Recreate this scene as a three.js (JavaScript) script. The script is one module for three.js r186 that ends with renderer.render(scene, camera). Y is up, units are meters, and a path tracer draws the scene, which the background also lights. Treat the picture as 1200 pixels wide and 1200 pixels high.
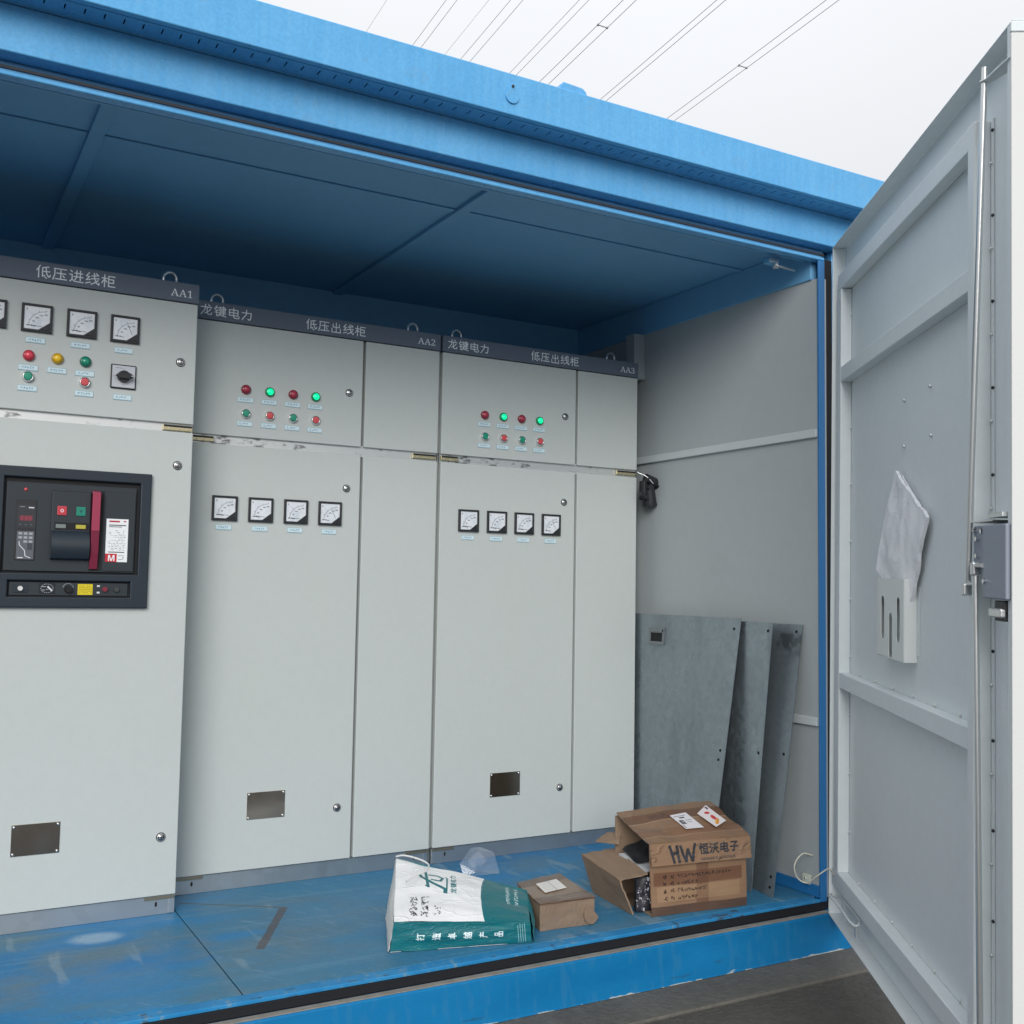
import * as THREE from 'three';
import { RoundedBoxGeometry } from 'three/addons/geometries/RoundedBoxGeometry.js';
import { ConvexGeometry } from 'three/addons/geometries/ConvexGeometry.js';
import { mergeGeometries, mergeVertices } from 'three/addons/utils/BufferGeometryUtils.js';

// ---------------------------------------------------------------- camera, sky, sun, exposure
const scene = new THREE.Scene();
const camera = new THREE.PerspectiveCamera(51.28, 1, 0.05, 3000);
{
  const R = Math.PI / 180, yaw = 29.4821 * R, pit = 4.0767 * R, rol = 0.9652 * R;
  const fw = new THREE.Vector3(Math.sin(yaw) * Math.cos(pit), Math.sin(pit), -Math.cos(yaw) * Math.cos(pit));
  const rt0 = new THREE.Vector3(Math.cos(yaw), 0, Math.sin(yaw));
  const up0 = new THREE.Vector3().crossVectors(rt0, fw);
  const rt = rt0.clone().multiplyScalar(Math.cos(rol)).addScaledVector(up0, Math.sin(rol));
  const up = up0.clone().multiplyScalar(Math.cos(rol)).addScaledVector(rt0, -Math.sin(rol));
  camera.quaternion.setFromRotationMatrix(new THREE.Matrix4().makeBasis(rt, up, fw.clone().negate()));
  camera.position.set(-2.9466, 1.1358, 4.0287);
}
const renderer = new THREE.WebGLRenderer({ antialias: true });
renderer.toneMapping = THREE.LinearToneMapping;
renderer.toneMappingExposure = 1.52;
renderer.shadowMap.enabled = true;

const SUN_DIR = new THREE.Vector3(-0.46, 0.38, 0.78).normalize();
const sun = new THREE.DirectionalLight(new THREE.Color().setRGB(1, 0.985, 0.965), 1.5);
sun.position.copy(SUN_DIR).multiplyScalar(30);
sun.castShadow = true; sun.shadow.radius = 60;
sun.shadow.mapSize.set(2048, 2048);
Object.assign(sun.shadow.camera, { left: -8, right: 8, top: 8, bottom: -8, near: 1, far: 60 });
scene.add(sun, sun.target);

// ---------------------------------------------------------------- noise
function rng(seed) { let s = seed >>> 0; return () => { s |= 0; s = s + 0x6D2B79F5 | 0; let t = Math.imul(s ^ s >>> 15, 1 | s); t = t + Math.imul(t ^ t >>> 7, 61 | t) ^ t; return ((t ^ t >>> 14) >>> 0) / 4294967296; }; }
function hash2(x, y, s) { let h = Math.imul(x, 374761393) ^ Math.imul(y, 668265263) ^ Math.imul(s, 2147483647 - 77); h = Math.imul(h ^ h >>> 13, 1274126177); return ((h ^ h >>> 16) >>> 0) / 4294967296; }
const mod = (a, n) => ((a % n) + n) % n;
function vnoise(x, y, px, py, s) {
  const xi = Math.floor(x), yi = Math.floor(y), fx = x - xi, fy = y - yi;
  const u = fx * fx * (3 - 2 * fx), v = fy * fy * (3 - 2 * fy);
  const h = (i, j) => hash2(mod(i, px), mod(j, py), s);
  const a = h(xi, yi), b = h(xi + 1, yi), c = h(xi, yi + 1), d = h(xi + 1, yi + 1);
  return a + (b - a) * u + (c - a) * v + (a - b - c + d) * u * v;
}
// periodic fractal noise: x, y in 0..1, first octave fx by fy cells
function fbm(x, y, fx, fy, oct, s) {
  let a = 0.5, t = 0, n = 0;
  for (let o = 0; o < oct; o++) { t += a * vnoise(x * fx, y * fy, fx, fy, s + o * 17); n += a; a *= 0.5; fx *= 2; fy *= 2; }
  return t / n;
}
const clamp = (v, a = 0, b = 1) => Math.min(b, Math.max(a, v));
const sm = (a, b, v) => { const t = clamp((v - a) / (b - a)); return t * t * (3 - 2 * t); };
const toS = (v) => { v = clamp(v); return v <= 0.0031308 ? v * 12.92 : 1.055 * Math.pow(v, 1 / 2.4) - 0.055; };
const mix3 = (a, b, t) => [a[0] + (b[0] - a[0]) * t, a[1] + (b[1] - a[1]) * t, a[2] + (b[2] - a[2]) * t];

// texture from a function (u, v in 0..1, v up) giving linear rgb
function colTex(w, h, f) {
  const d = new Uint8Array(w * h * 4);
  for (let j = 0; j < h; j++) for (let i = 0; i < w; i++) {
    const c = f((i + 0.5) / w, (j + 0.5) / h), k = (j * w + i) * 4;
    d[k] = toS(c[0]) * 255; d[k + 1] = toS(c[1]) * 255; d[k + 2] = toS(c[2]) * 255; d[k + 3] = 255;
  }
  const t = new THREE.DataTexture(d, w, h); t.colorSpace = THREE.SRGBColorSpace;
  t.magFilter = THREE.LinearFilter; t.minFilter = THREE.LinearMipmapLinearFilter; t.wrapS = t.wrapT = THREE.RepeatWrapping; t.needsUpdate = true; return t;
}
function datTex(w, h, f) {
  const d = new Uint8Array(w * h * 4);
  for (let j = 0; j < h; j++) for (let i = 0; i < w; i++) { const v = clamp(f((i + 0.5) / w, (j + 0.5) / h)) * 255, k = (j * w + i) * 4; d[k] = d[k + 1] = d[k + 2] = v; d[k + 3] = 255; }
  const t = new THREE.DataTexture(d, w, h); t.magFilter = THREE.LinearFilter; t.minFilter = THREE.LinearMipmapLinearFilter; t.wrapS = t.wrapT = THREE.RepeatWrapping; t.needsUpdate = true; return t;
}
function rep(t, rx, ry = rx) { const c = t.clone(); c.repeat.set(rx, ry); c.needsUpdate = true; return c; }
function canTex(w, h, draw) {
  const c = document.createElement('canvas'); c.width = w; c.height = h; draw(c.getContext('2d'), w, h);
  const t = new THREE.CanvasTexture(c); t.colorSpace = THREE.SRGBColorSpace; t.magFilter = THREE.LinearFilter; t.anisotropy = 8; return t;
}

// ---------------------------------------------------------------- the overcast sky
{
  const w = 512, h = 256, d = new Float32Array(w * h * 4);
  for (let j = 0; j < h; j++) for (let i = 0; i < w; i++) {
    const el = ((j + 0.5) / h - 0.5) * Math.PI, se = Math.sin(el);
    const n = fbm(i / w, j / h, 6, 5, 4, 91), n2 = fbm(i / w, j / h, 14, 12, 3, 47);
    let L = se > 0 ? 0.40 + 0.435 * Math.pow(se, 0.9) : 0.2;
    if (se > 0) L *= 0.86 + 0.2 * n + 0.1 * n2;
    const k = (j * w + i) * 4, blue = se > 0 ? 0.5 + 0.5 * n : 0.4;
    d[k] = L * (0.985 - 0.03 * blue); d[k + 1] = L * (0.992 - 0.008 * blue); d[k + 2] = L * (1.0 + 0.035 * blue); d[k + 3] = 1;
  }
  const t = new THREE.DataTexture(d, w, h, THREE.RGBAFormat, THREE.FloatType);
  t.mapping = THREE.EquirectangularReflectionMapping; t.magFilter = THREE.LinearFilter; t.minFilter = THREE.LinearFilter; t.needsUpdate = true;
  scene.background = t; scene.environment = t;
}

// ---------------------------------------------------------------- object helpers
const taken = {};
function numbered(n) { if (!(n in taken)) { taken[n] = 0; return n; } return n + '_' + String(++taken[n]).padStart(3, '0'); }
const lin = (r, g, b) => new THREE.Color().setRGB(r, g, b);
function thing(name, label, category, pos = [0, 0, 0], group) {
  const o = new THREE.Group(); o.name = numbered(name); o.position.set(...pos); o.userData = { label, category };
  if (group) o.userData.group = group;
  scene.add(o); return o;
}
function part(name, geo, mat, parent, pos, rot) {
  const m = new THREE.Mesh(geo, mat); m.name = name; m.castShadow = m.receiveShadow = true;
  if (pos) m.position.set(...pos); if (rot) m.rotation.set(...rot);
  parent.add(m); return m;
}
function struct(name, geo, mat, pos) { const m = part(name, geo, mat, scene, pos); m.userData.kind = 'structure'; return m; }
let uvSeed = 1;
function boxUV(g, off = true) {   // uv in metres by dominant normal
  g = g.index ? g.toNonIndexed() : g; g.computeBoundingBox();
  const p = g.attributes.position, n = g.attributes.normal, uv = new Float32Array(p.count * 2);
  const ox = off ? hash2(uvSeed, 3, 5) * 3 : 0, oy = off ? hash2(uvSeed++, 9, 8) * 3 : 0;
  for (let i = 0; i < p.count; i++) {
    const ax = Math.abs(n.getX(i)), ay = Math.abs(n.getY(i)), az = Math.abs(n.getZ(i));
    let u, v; if (az >= ax && az >= ay) { u = p.getX(i); v = p.getY(i); } else if (ax >= ay) { u = p.getZ(i); v = p.getY(i); } else { u = p.getX(i); v = p.getZ(i); }
    uv[2 * i] = u + ox; uv[2 * i + 1] = v + oy;
  }
  g.setAttribute('uv', new THREE.BufferAttribute(uv, 2)); return g;
}
function rbox(w, h, d, r = 0.003, seg = 2) { return boxUV(r > 0 ? new RoundedBoxGeometry(w, h, d, seg, Math.min(r, w * 0.49, h * 0.49, d * 0.49)) : new THREE.BoxGeometry(w, h, d)); }
// box by its extents, in the parent's coordinates
function ext(name, x0, x1, y0, y1, z0, z1, mat, parent, r = 0.002) {
  const o = parent.isGroup && parent.userData.origin ? parent.userData.origin : [0, 0, 0];
  return part(name, rbox(x1 - x0, y1 - y0, z1 - z0, r), mat, parent, [(x0 + x1) / 2 - o[0], (y0 + y1) / 2 - o[1], (z0 + z1) / 2 - o[2]]);
}
const V = (x, y, z) => new THREE.Vector3(x, y, z);
function tubeGeo(pts, r, seg = 40, rad = 8) { return new THREE.TubeGeometry(new THREE.CatmullRomCurve3(pts.map((p) => V(...p))), seg, r, rad, false); }
function prism(pts, depth, bevel = 0) {  // extruded outline in xy, front face at z = 0
  const s = new THREE.Shape(pts.map((p) => new THREE.Vector2(...p)));
  const g = new THREE.ExtrudeGeometry(s, { depth: depth - bevel * 2, bevelEnabled: bevel > 0, bevelThickness: bevel, bevelSize: bevel, bevelSegments: 2, bevelOffset: -bevel });
  g.translate(0, 0, -depth + bevel); return g;
}
// bent sheet: bilinear patch of four corners, with thickness and crumple
function slab(p00, p10, p11, p01, th, nu, nv, amp = 0, seed = 1, bulge = 0, jit = 0) {
  const A = V(...p00), B = V(...p10), C = V(...p11), D = V(...p01);
  const N = new THREE.Vector3().crossVectors(B.clone().sub(A), D.clone().sub(A)).normalize();
  const top = [], bot = [];
  for (let j = 0; j <= nv; j++) for (let i = 0; i <= nu; i++) {
    const u = i / nu, v = j / nv;
    const P = A.clone().multiplyScalar((1 - u) * (1 - v)).addScaledVector(B, u * (1 - v)).addScaledVector(C, u * v).addScaledVector(D, (1 - u) * v);
    const k = amp * (fbm(u * 0.5 + 0.1, v * 0.5 + 0.1, 6, 6, 3, seed) - 0.5) * 2 + bulge * Math.sin(u * Math.PI) * Math.sin(v * Math.PI);
    P.addScaledVector(N, k);
    if (jit) P.addScaledVector(B.clone().sub(A), jit * (fbm(u * 0.4 + 0.2, v * 0.4 + 0.3, 14, 14, 3, seed + 300) - 0.5)).addScaledVector(D.clone().sub(A), jit * (fbm(u * 0.4 + 0.5, v * 0.4 + 0.1, 14, 14, 3, seed + 400) - 0.5));
    top.push(P); bot.push(P.clone().addScaledVector(N, -th));
  }
  const pos = [], uv = [], idx = [];
  const id = (i, j) => j * (nu + 1) + i, M = (nu + 1) * (nv + 1);
  for (const P of top) pos.push(P.x, P.y, P.z); for (const P of bot) pos.push(P.x, P.y, P.z);
  for (let k = 0; k < 2; k++) for (let j = 0; j <= nv; j++) for (let i = 0; i <= nu; i++) uv.push(i / nu, j / nv);
  for (let j = 0; j < nv; j++) for (let i = 0; i < nu; i++) {
    const a = id(i, j), b = id(i + 1, j), c = id(i + 1, j + 1), d = id(i, j + 1);
    idx.push(a, b, c, a, c, d, M + a, M + c, M + b, M + a, M + d, M + c);
  }
  const edge = (a, b) => { const n = pos.length / 3; for (const q of [a, b, M + b, M + a]) { pos.push(pos[q * 3], pos[q * 3 + 1], pos[q * 3 + 2]); uv.push(uv[q * 2], uv[q * 2 + 1]); } idx.push(n, n + 2, n + 1, n, n + 3, n + 2); };
  for (let i = 0; i < nu; i++) { edge(id(i, 0), id(i + 1, 0)); edge(id(i + 1, nv), id(i, nv)); }
  for (let j = 0; j < nv; j++) { edge(id(0, j + 1), id(0, j)); edge(id(nu, j), id(nu, j + 1)); }
  const g = new THREE.BufferGeometry();
  g.setAttribute('position', new THREE.Float32BufferAttribute(pos, 3)); g.setAttribute('uv', new THREE.Float32BufferAttribute(uv, 2)); g.setIndex(idx); g.computeVertexNormals(); return g;
}

// ---------------------------------------------------------------- materials
const std = (o) => new THREE.MeshStandardMaterial(o), phy = (o) => new THREE.MeshPhysicalMaterial(o);
const peel = datTex(256, 256, (u, v) => fbm(u, v, 48, 48, 2, 5));              // fine orange-peel of sprayed paint
const roughA = datTex(512, 512, (u, v) => 0.62 + 0.5 * (fbm(u, v, 7, 7, 5, 21) - 0.5));
function doorTex0() { return colTex(256, 256, (u, v) => { const k = 0.64 * (1 + 0.12 * (fbm(u, v, 3, 3, 5, 37) - 0.5) + 0.05 * (fbm(u, v, 60, 60, 1, 38) - 0.5)); return [k, k, k]; }); }
// blue paint: chalked, with fine vertical weather streaks
const BLUE = [0.10, 0.41, 0.77];
const blueTex = colTex(1024, 1024, (u, v) => {
  const st = fbm(u, v, 90, 3, 3, 11), cl = fbm(u, v, 5, 5, 5, 12), fine = fbm(u, v, 200, 200, 1, 13), gr = fbm(u, v, 26, 26, 4, 16);
  let c = mix3(BLUE, [0.19, 0.51, 0.83], clamp(0.1 + 0.5 * (cl - 0.4) + 0.5 * (st - 0.45)));
  const k = 0.94 + 0.12 * (fine - 0.5) + 0.1 * (cl - 0.5);
  c = c.map((x) => x * k);
  if (gr > 0.7) c = mix3(c, [0.2, 0.24, 0.26], sm(0.7, 0.8, gr) * 0.1);
  return c;
});
const mBlue = std({ map: rep(blueTex, 0.8), roughness: 0.42, roughnessMap: rep(roughA, 0.9), bumpMap: rep(peel, 5), bumpScale: 0.0003 });
const mBlueIn = std({ color: lin(0.95, 0.9, 0.86), map: rep(blueTex, 0.55), roughness: 0.5, bumpMap: rep(peel, 4), bumpScale: 0.0004 });
const mCeil = std({ color: lin(0.24, 0.62, 1), map: rep(doorTex0(), 0.6), roughness: 0.5, bumpMap: rep(peel, 4), bumpScale: 0.0004 });
const angleTex = colTex(1024, 64, (u, v) => { const a = fbm(u, v, 40, 2, 5, 18), b = fbm(u, v, 200, 8, 3, 19); let c = mix3([0.012, 0.19, 0.44], [0.04, 0.27, 0.54], a); c = mix3(c, [0.2, 0.3, 0.36], sm(0.6, 0.75, b) * sm(0.45, 0.6, a) * 0.7); return mix3(c, [0.05, 0.06, 0.07], sm(0.68, 0.8, fbm(u, v, 70, 6, 4, 20)) * 0.8); });
const mAngle = phy({ map: rep(angleTex, 0.4, 8), roughness: 0.55, specularIntensity: 0.5 });
const mJamb = std({ color: lin(0.02, 0.17, 0.42), roughness: 0.4, bumpMap: rep(peel, 5), bumpScale: 0.0003 });
const GREY = [0.535, 0.57, 0.552];
const greyTex = colTex(512, 512, (u, v) => { const a = fbm(u, v, 4, 4, 5, 31), b = fbm(u, v, 60, 60, 2, 32), c = fbm(u, v, 9, 3, 4, 36); const k = 1 + 0.025 * (a - 0.5) + 0.03 * (b - 0.5) - 0.0 * c; return [GREY[0] * k, GREY[1] * k, GREY[2] * k * (1 - 0.008 * sm(0.6, 0.8, c))]; });
const mGrey = std({ map: rep(greyTex, 0.9), roughness: 0.42, bumpMap: rep(peel, 6), bumpScale: 0.0002 });
const doorTex = colTex(512, 512, (u, v) => { const a = fbm(u, v, 3, 3, 5, 33), b = fbm(u, v, 70, 70, 2, 34), c = fbm(u, v, 6, 12, 4, 35); const k = 1 + 0.06 * (a - 0.5) + 0.04 * (b - 0.5) - 0.015 * sm(0.5, 0.8, c); return [0.745 * k, 0.795 * k, 0.805 * k]; });
const mDoor = std({ map: rep(doorTex, 0.6), roughness: 0.55, bumpMap: rep(peel, 5), bumpScale: 0.0003 });
const mDoorOut = std({ color: lin(0.68, 0.69, 0.67), roughness: 0.5, bumpMap: rep(peel, 9), bumpScale: 0.0002 });
const mPocket = std({ color: lin(0.8, 0.82, 0.8), roughness: 0.42 });
const wallTex = colTex(1024, 1024, (u, v) => {   // 2.05 m wide by 2.36 m high inner wall
  const a = fbm(u, v, 3, 3, 5, 41), b = fbm(u, v, 80, 80, 2, 42), c = fbm(u, v, 10, 4, 4, 43);
  let k = 1 + 0.08 * (a - 0.5) + 0.04 * (b - 0.5) - 0.025 * sm(0.6, 0.8, c);
  const dx = (u - 0.72) * 2.05, dy = (v - 0.528) * 2.36, r = Math.hypot(dx * 0.8, dy * 1.3);   // pencilled scribble
  const ring = Math.abs(Math.sin(Math.atan2(dy, dx) * 2.0 + r * 240 + 5 * a));
  if (r < 0.06 && r > 0.008) k *= 1 - 0.2 * (1 - sm(0.0, 0.3, ring)) * (1 - sm(0.045, 0.06, r));
  return [0.41 * k, 0.445 * k, 0.455 * k];
});
const mWall = std({ map: wallTex, roughness: 0.6 });
const mRail = std({ color: lin(0.56, 0.6, 0.61), roughness: 0.5 });
const mWallPlain = std({ color: lin(0.37, 0.415, 0.435), roughness: 0.6 });
// galvanised steel with spangle
function voro(u, v, n, s) {
  const x = u * n, y = v * n, xi = Math.floor(x), yi = Math.floor(y); let b = 9, id = 0;
  for (let j = -1; j <= 1; j++) for (let i = -1; i <= 1; i++) { const cx = mod(xi + i, n), cy = mod(yi + j, n), px = xi + i + hash2(cx, cy, s), py = yi + j + hash2(cx, cy, s + 1), d = (px - x) ** 2 + (py - y) ** 2; if (d < b) { b = d; id = hash2(cx, cy, s + 2); } }
  return id;
}
const galvTex = colTex(512, 512, (u, v) => { const s = voro(u, v, 60, 3), a = fbm(u, v, 5, 5, 5, 51), b = fbm(u, v, 18, 4, 4, 52); const k = 0.86 + 0.07 * (s - 0.5) + 0.12 * (a - 0.5) - 0.1 * sm(0.58, 0.75, b); return [0.62 * k, 0.65 * k, 0.67 * k]; });
const galvRough = datTex(512, 512, (u, v) => 0.42 + 0.25 * (voro(u, v, 60, 3) - 0.5) + 0.4 * (fbm(u, v, 6, 6, 4, 53) - 0.4));
const mGalv = std({ color: lin(1, 1, 1), map: rep(galvTex, 0.4), roughness: 0.42, metalness: 0.92 });
const mGalvDull = std({ color: lin(0.54, 0.6, 0.63), map: rep(galvTex, 0.5), roughness: 0.85, roughnessMap: rep(galvRough, 0.9), metalness: 0.78 });
const stripTex = colTex(1024, 128, (u, v) => { const a = fbm(u, v, 24, 2, 5, 55), b = fbm(u, v, 60, 6, 3, 56); const k = 0.95 - 0.65 * sm(0.52, 0.72, a) * sm(0.3, 0.6, b); return [0.8 * k, 0.81 * k, 0.8 * k]; });
const mStrip = std({ map: stripTex, metalness: 0.75, roughness: 0.42 });
const mZinc = std({ color: lin(0.72, 0.73, 0.72), metalness: 0.9, roughness: 0.32 });
const mChrome = std({ color: lin(0.8, 0.8, 0.79), metalness: 1, roughness: 0.16 });
const mSteelPlate = std({ color: lin(0.5, 0.46, 0.41), metalness: 1, roughness: 0.26, roughnessMap: rep(roughA, 3) });
const mBrass = std({ color: lin(0.6, 0.53, 0.33), metalness: 0.85, roughness: 0.4 });
const mScrewBrass = std({ color: lin(0.3, 0.27, 0.2), metalness: 0.8, roughness: 0.45 });
const mHandle = std({ color: lin(0.26, 0.28, 0.3), metalness: 0.9, roughness: 0.3 });
const mBlack = std({ color: lin(0.018, 0.02, 0.023), roughness: 0.45 });
const mRubber = std({ color: lin(0.006, 0.007, 0.011), roughness: 0.75 });
const mBreaker = std({ color: lin(0.017, 0.026, 0.038), roughness: 0.42, bumpMap: rep(peel, 12), bumpScale: 0.0002 });
const mBreakerIn = std({ color: lin(0.022, 0.03, 0.038), roughness: 0.5, bumpMap: rep(peel, 12), bumpScale: 0.0002 });
const mHoleShadeBlack = std({ color: lin(0.006, 0.006, 0.008), roughness: 0.7 });  // near-black colour stands in for shade inside holes; also black breaker plastic
const mScrewDark = std({ color: lin(0.05, 0.05, 0.055), roughness: 0.5, metalness: 0.6 });
const plastic = (r, g, b, e = 0) => phy({ color: lin(r, g, b), roughness: 0.28, clearcoat: 0.5, clearcoatRoughness: 0.2, ...(e ? { emissive: lin(0.0, 0.9, 0.34), emissiveIntensity: e } : {}) });
const mRedLens = plastic(0.42, 0.035, 0.07), mGreenLit = plastic(0.0, 0.5, 0.2, 0.75), mGreenDim = plastic(0.0, 0.26, 0.15), mYellow = plastic(0.9, 0.56, 0.02), mRedBtn = plastic(0.66, 0.08, 0.09), mRedLamp = plastic(0.8, 0.06, 0.1), mGreenBtn = plastic(0.01, 0.3, 0.18);

// ---------------------------------------------------------------- stroke lettering
const Gl = {
  低: [[28, 5, 8, 42], [20, 28, 20, 95], [85, 10, 45, 20], [45, 20, 45, 85, 60, 76], [45, 48, 92, 45], [66, 16, 72, 60, 85, 85, 95, 82, 96, 70], [62, 88, 72, 96]],
  压: [[12, 12, 92, 12], [16, 12, 16, 55, 5, 95], [30, 45, 88, 45], [56, 24, 56, 88], [22, 88, 95, 88], [70, 60, 80, 72]],
  进: [[40, 25, 92, 25], [35, 52, 95, 52], [53, 5, 53, 52, 42, 75], [77, 5, 77, 78], [12, 8, 22, 18], [5, 38, 22, 38, 22, 75, 8, 90], [22, 75, 40, 88, 97, 90]],
  线: [[28, 5, 8, 32, 30, 34, 8, 62, 35, 56], [5, 88, 36, 76], [45, 28, 92, 20], [42, 50, 95, 42], [62, 5, 66, 50, 78, 78, 95, 92, 96, 76], [90, 56, 72, 74, 42, 92], [76, 6, 86, 14]],
  柜: [[5, 30, 42, 30], [24, 5, 24, 96], [24, 34, 5, 68], [26, 42, 40, 58], [52, 12, 94, 12], [52, 12, 52, 90], [52, 90, 96, 90], [52, 36, 86, 36, 86, 62, 52, 62]],
  出: [[50, 5, 50, 90], [22, 18, 22, 46, 78, 46], [78, 18, 78, 46], [12, 58, 12, 92, 88, 92], [88, 58, 88, 95]],
  龙: [[8, 28, 92, 28], [42, 5, 38, 50, 8, 92], [56, 28, 56, 78, 64, 88, 90, 88, 92, 72], [85, 42, 66, 64, 40, 80], [66, 6, 78, 18]],
  键: [[22, 5, 5, 35], [18, 22, 36, 22], [12, 42, 34, 42], [8, 60, 36, 60], [22, 42, 22, 92, 36, 82], [42, 14, 54, 14, 44, 42, 56, 42, 50, 72, 40, 90], [42, 62, 58, 84, 97, 92], [62, 16, 90, 16, 90, 42], [58, 29, 97, 29], [62, 42, 90, 42], [62, 54, 92, 54], [58, 68, 96, 68], [76, 5, 76, 84]],
  电: [[15, 22, 15, 70], [15, 22, 85, 22, 85, 70, 15, 70], [15, 46, 85, 46], [50, 5, 50, 82, 60, 92, 92, 92, 95, 76]],
  力: [[10, 32, 85, 32, 80, 80, 72, 92, 58, 84], [46, 6, 44, 45, 10, 94]],
  恒: [[20, 5, 20, 95], [8, 28, 6, 48], [28, 24, 34, 38], [40, 12, 95, 12], [48, 30, 88, 30, 88, 76, 48, 76, 48, 30], [48, 53, 88, 53], [38, 92, 97, 92]],
  沃: [[10, 10, 22, 20], [6, 38, 18, 46], [8, 92, 26, 62], [88, 10, 42, 20], [36, 48, 95, 48], [64, 16, 62, 50, 34, 94], [66, 52, 80, 80, 96, 94]],
  子: [[18, 12, 82, 12, 52, 36], [52, 36, 52, 88, 38, 92, 34, 84], [8, 52, 92, 52]],
  打: [[5, 28, 42, 28], [24, 5, 24, 88, 10, 84], [5, 62, 42, 50], [48, 18, 96, 18], [74, 18, 74, 90, 58, 84]],
  造: [[48, 8, 40, 28], [44, 22, 90, 22], [66, 5, 66, 42], [38, 42, 95, 42], [48, 54, 86, 54, 86, 76, 48, 76, 48, 54], [12, 8, 22, 18], [5, 38, 22, 38, 22, 75, 8, 90], [22, 75, 40, 88, 97, 90]],
  卓: [[50, 4, 50, 32], [50, 16, 82, 16], [24, 32, 78, 32, 78, 62, 24, 62, 24, 32], [24, 47, 78, 47], [6, 76, 94, 76], [50, 62, 50, 97]],
  越: [[8, 22, 46, 22], [28, 5, 28, 62], [4, 42, 48, 42], [28, 62, 46, 62], [14, 58, 4, 92], [10, 72, 40, 88, 97, 92], [58, 24, 58, 72, 72, 62], [52, 24, 95, 24], [72, 5, 76, 50, 94, 78, 96, 62], [92, 38, 66, 78], [84, 8, 92, 16]],
  产: [[50, 4, 54, 14], [14, 18, 88, 18], [34, 26, 40, 40], [68, 24, 60, 40], [12, 46, 94, 46], [20, 46, 18, 70, 5, 95]],
  品: [[30, 8, 70, 8, 70, 40, 30, 40, 30, 8], [8, 54, 44, 54, 44, 94, 8, 94, 8, 54], [56, 54, 92, 54, 92, 94, 56, 94, 56, 54]],
};
function hanzi(c, str, x, y, size, gap, lw) {   // glyph boxes side by side from (x, y) top-left
  c.lineWidth = lw; c.lineCap = 'round'; c.lineJoin = 'round';
  for (const ch of str) {
    for (const s of Gl[ch]) { c.beginPath(); for (let i = 0; i < s.length; i += 2) { const X = x + s[i] / 100 * size, Y = y + s[i + 1] / 100 * size; i ? c.lineTo(X, Y) : c.moveTo(X, Y); } c.stroke(); }
    x += size + gap;
  }
}
function scribble(c, x, y, w, h, n, r, lw) { c.lineWidth = lw; for (let i = 0; i < n; i++) { c.beginPath(); let px = x + r() * w, py = y + r() * h; c.moveTo(px, py); for (let k = 0; k < 2; k++) { px = clamp(px + (r() - 0.5) * w, x, x + w); py = clamp(py + (r() - 0.5) * h * 0.9, y, y + h); c.lineTo(px, py); } c.stroke(); } }

// ================================================================ the ground
const concTex = colTex(1024, 1024, (u, v) => { const a = fbm(u, v, 5, 5, 6, 61), b = fbm(u, v, 120, 120, 2, 62), c = fbm(u, v, 16, 16, 4, 63); const k = 0.8 + 0.5 * (a - 0.5) + 0.3 * (b - 0.5) + 0.25 * (c - 0.5); return [0.088 * k, 0.083 * k, 0.073 * k]; });
const concBump = datTex(512, 512, (u, v) => fbm(u, v, 60, 60, 4, 64));
const mGround = std({ map: rep(concTex, 0.55), roughness: 0.92, bumpMap: rep(concBump, 1.5), bumpScale: 0.004 });
const plinthTex = colTex(1024, 512, (u, v) => { const a = fbm(u, v, 9, 5, 6, 66), b = fbm(u, v, 140, 70, 2, 67); const k = 0.85 + 0.45 * (a - 0.5) + 0.25 * (b - 0.5); return [0.135 * k, 0.13 * k, 0.115 * k]; });
const mPlinth = std({ map: rep(plinthTex, 0.5), roughness: 0.9, bumpMap: rep(concBump, 1.2), bumpScale: 0.003 });
{
  const g = new THREE.PlaneGeometry(1600, 1600); g.rotateX(-Math.PI / 2);
  const uv = g.attributes.uv; for (let i = 0; i < uv.count; i++) uv.setXY(i, uv.getX(i) * 1600, uv.getY(i) * 1600);
  struct('ground', g, mGround, [0, -0.192, 0]);
  struct('concrete_plinth', rbox(7.0, 0.3, 3.1, 0.008), mPlinth, [-2.2, -0.33, -0.252]);
}

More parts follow.
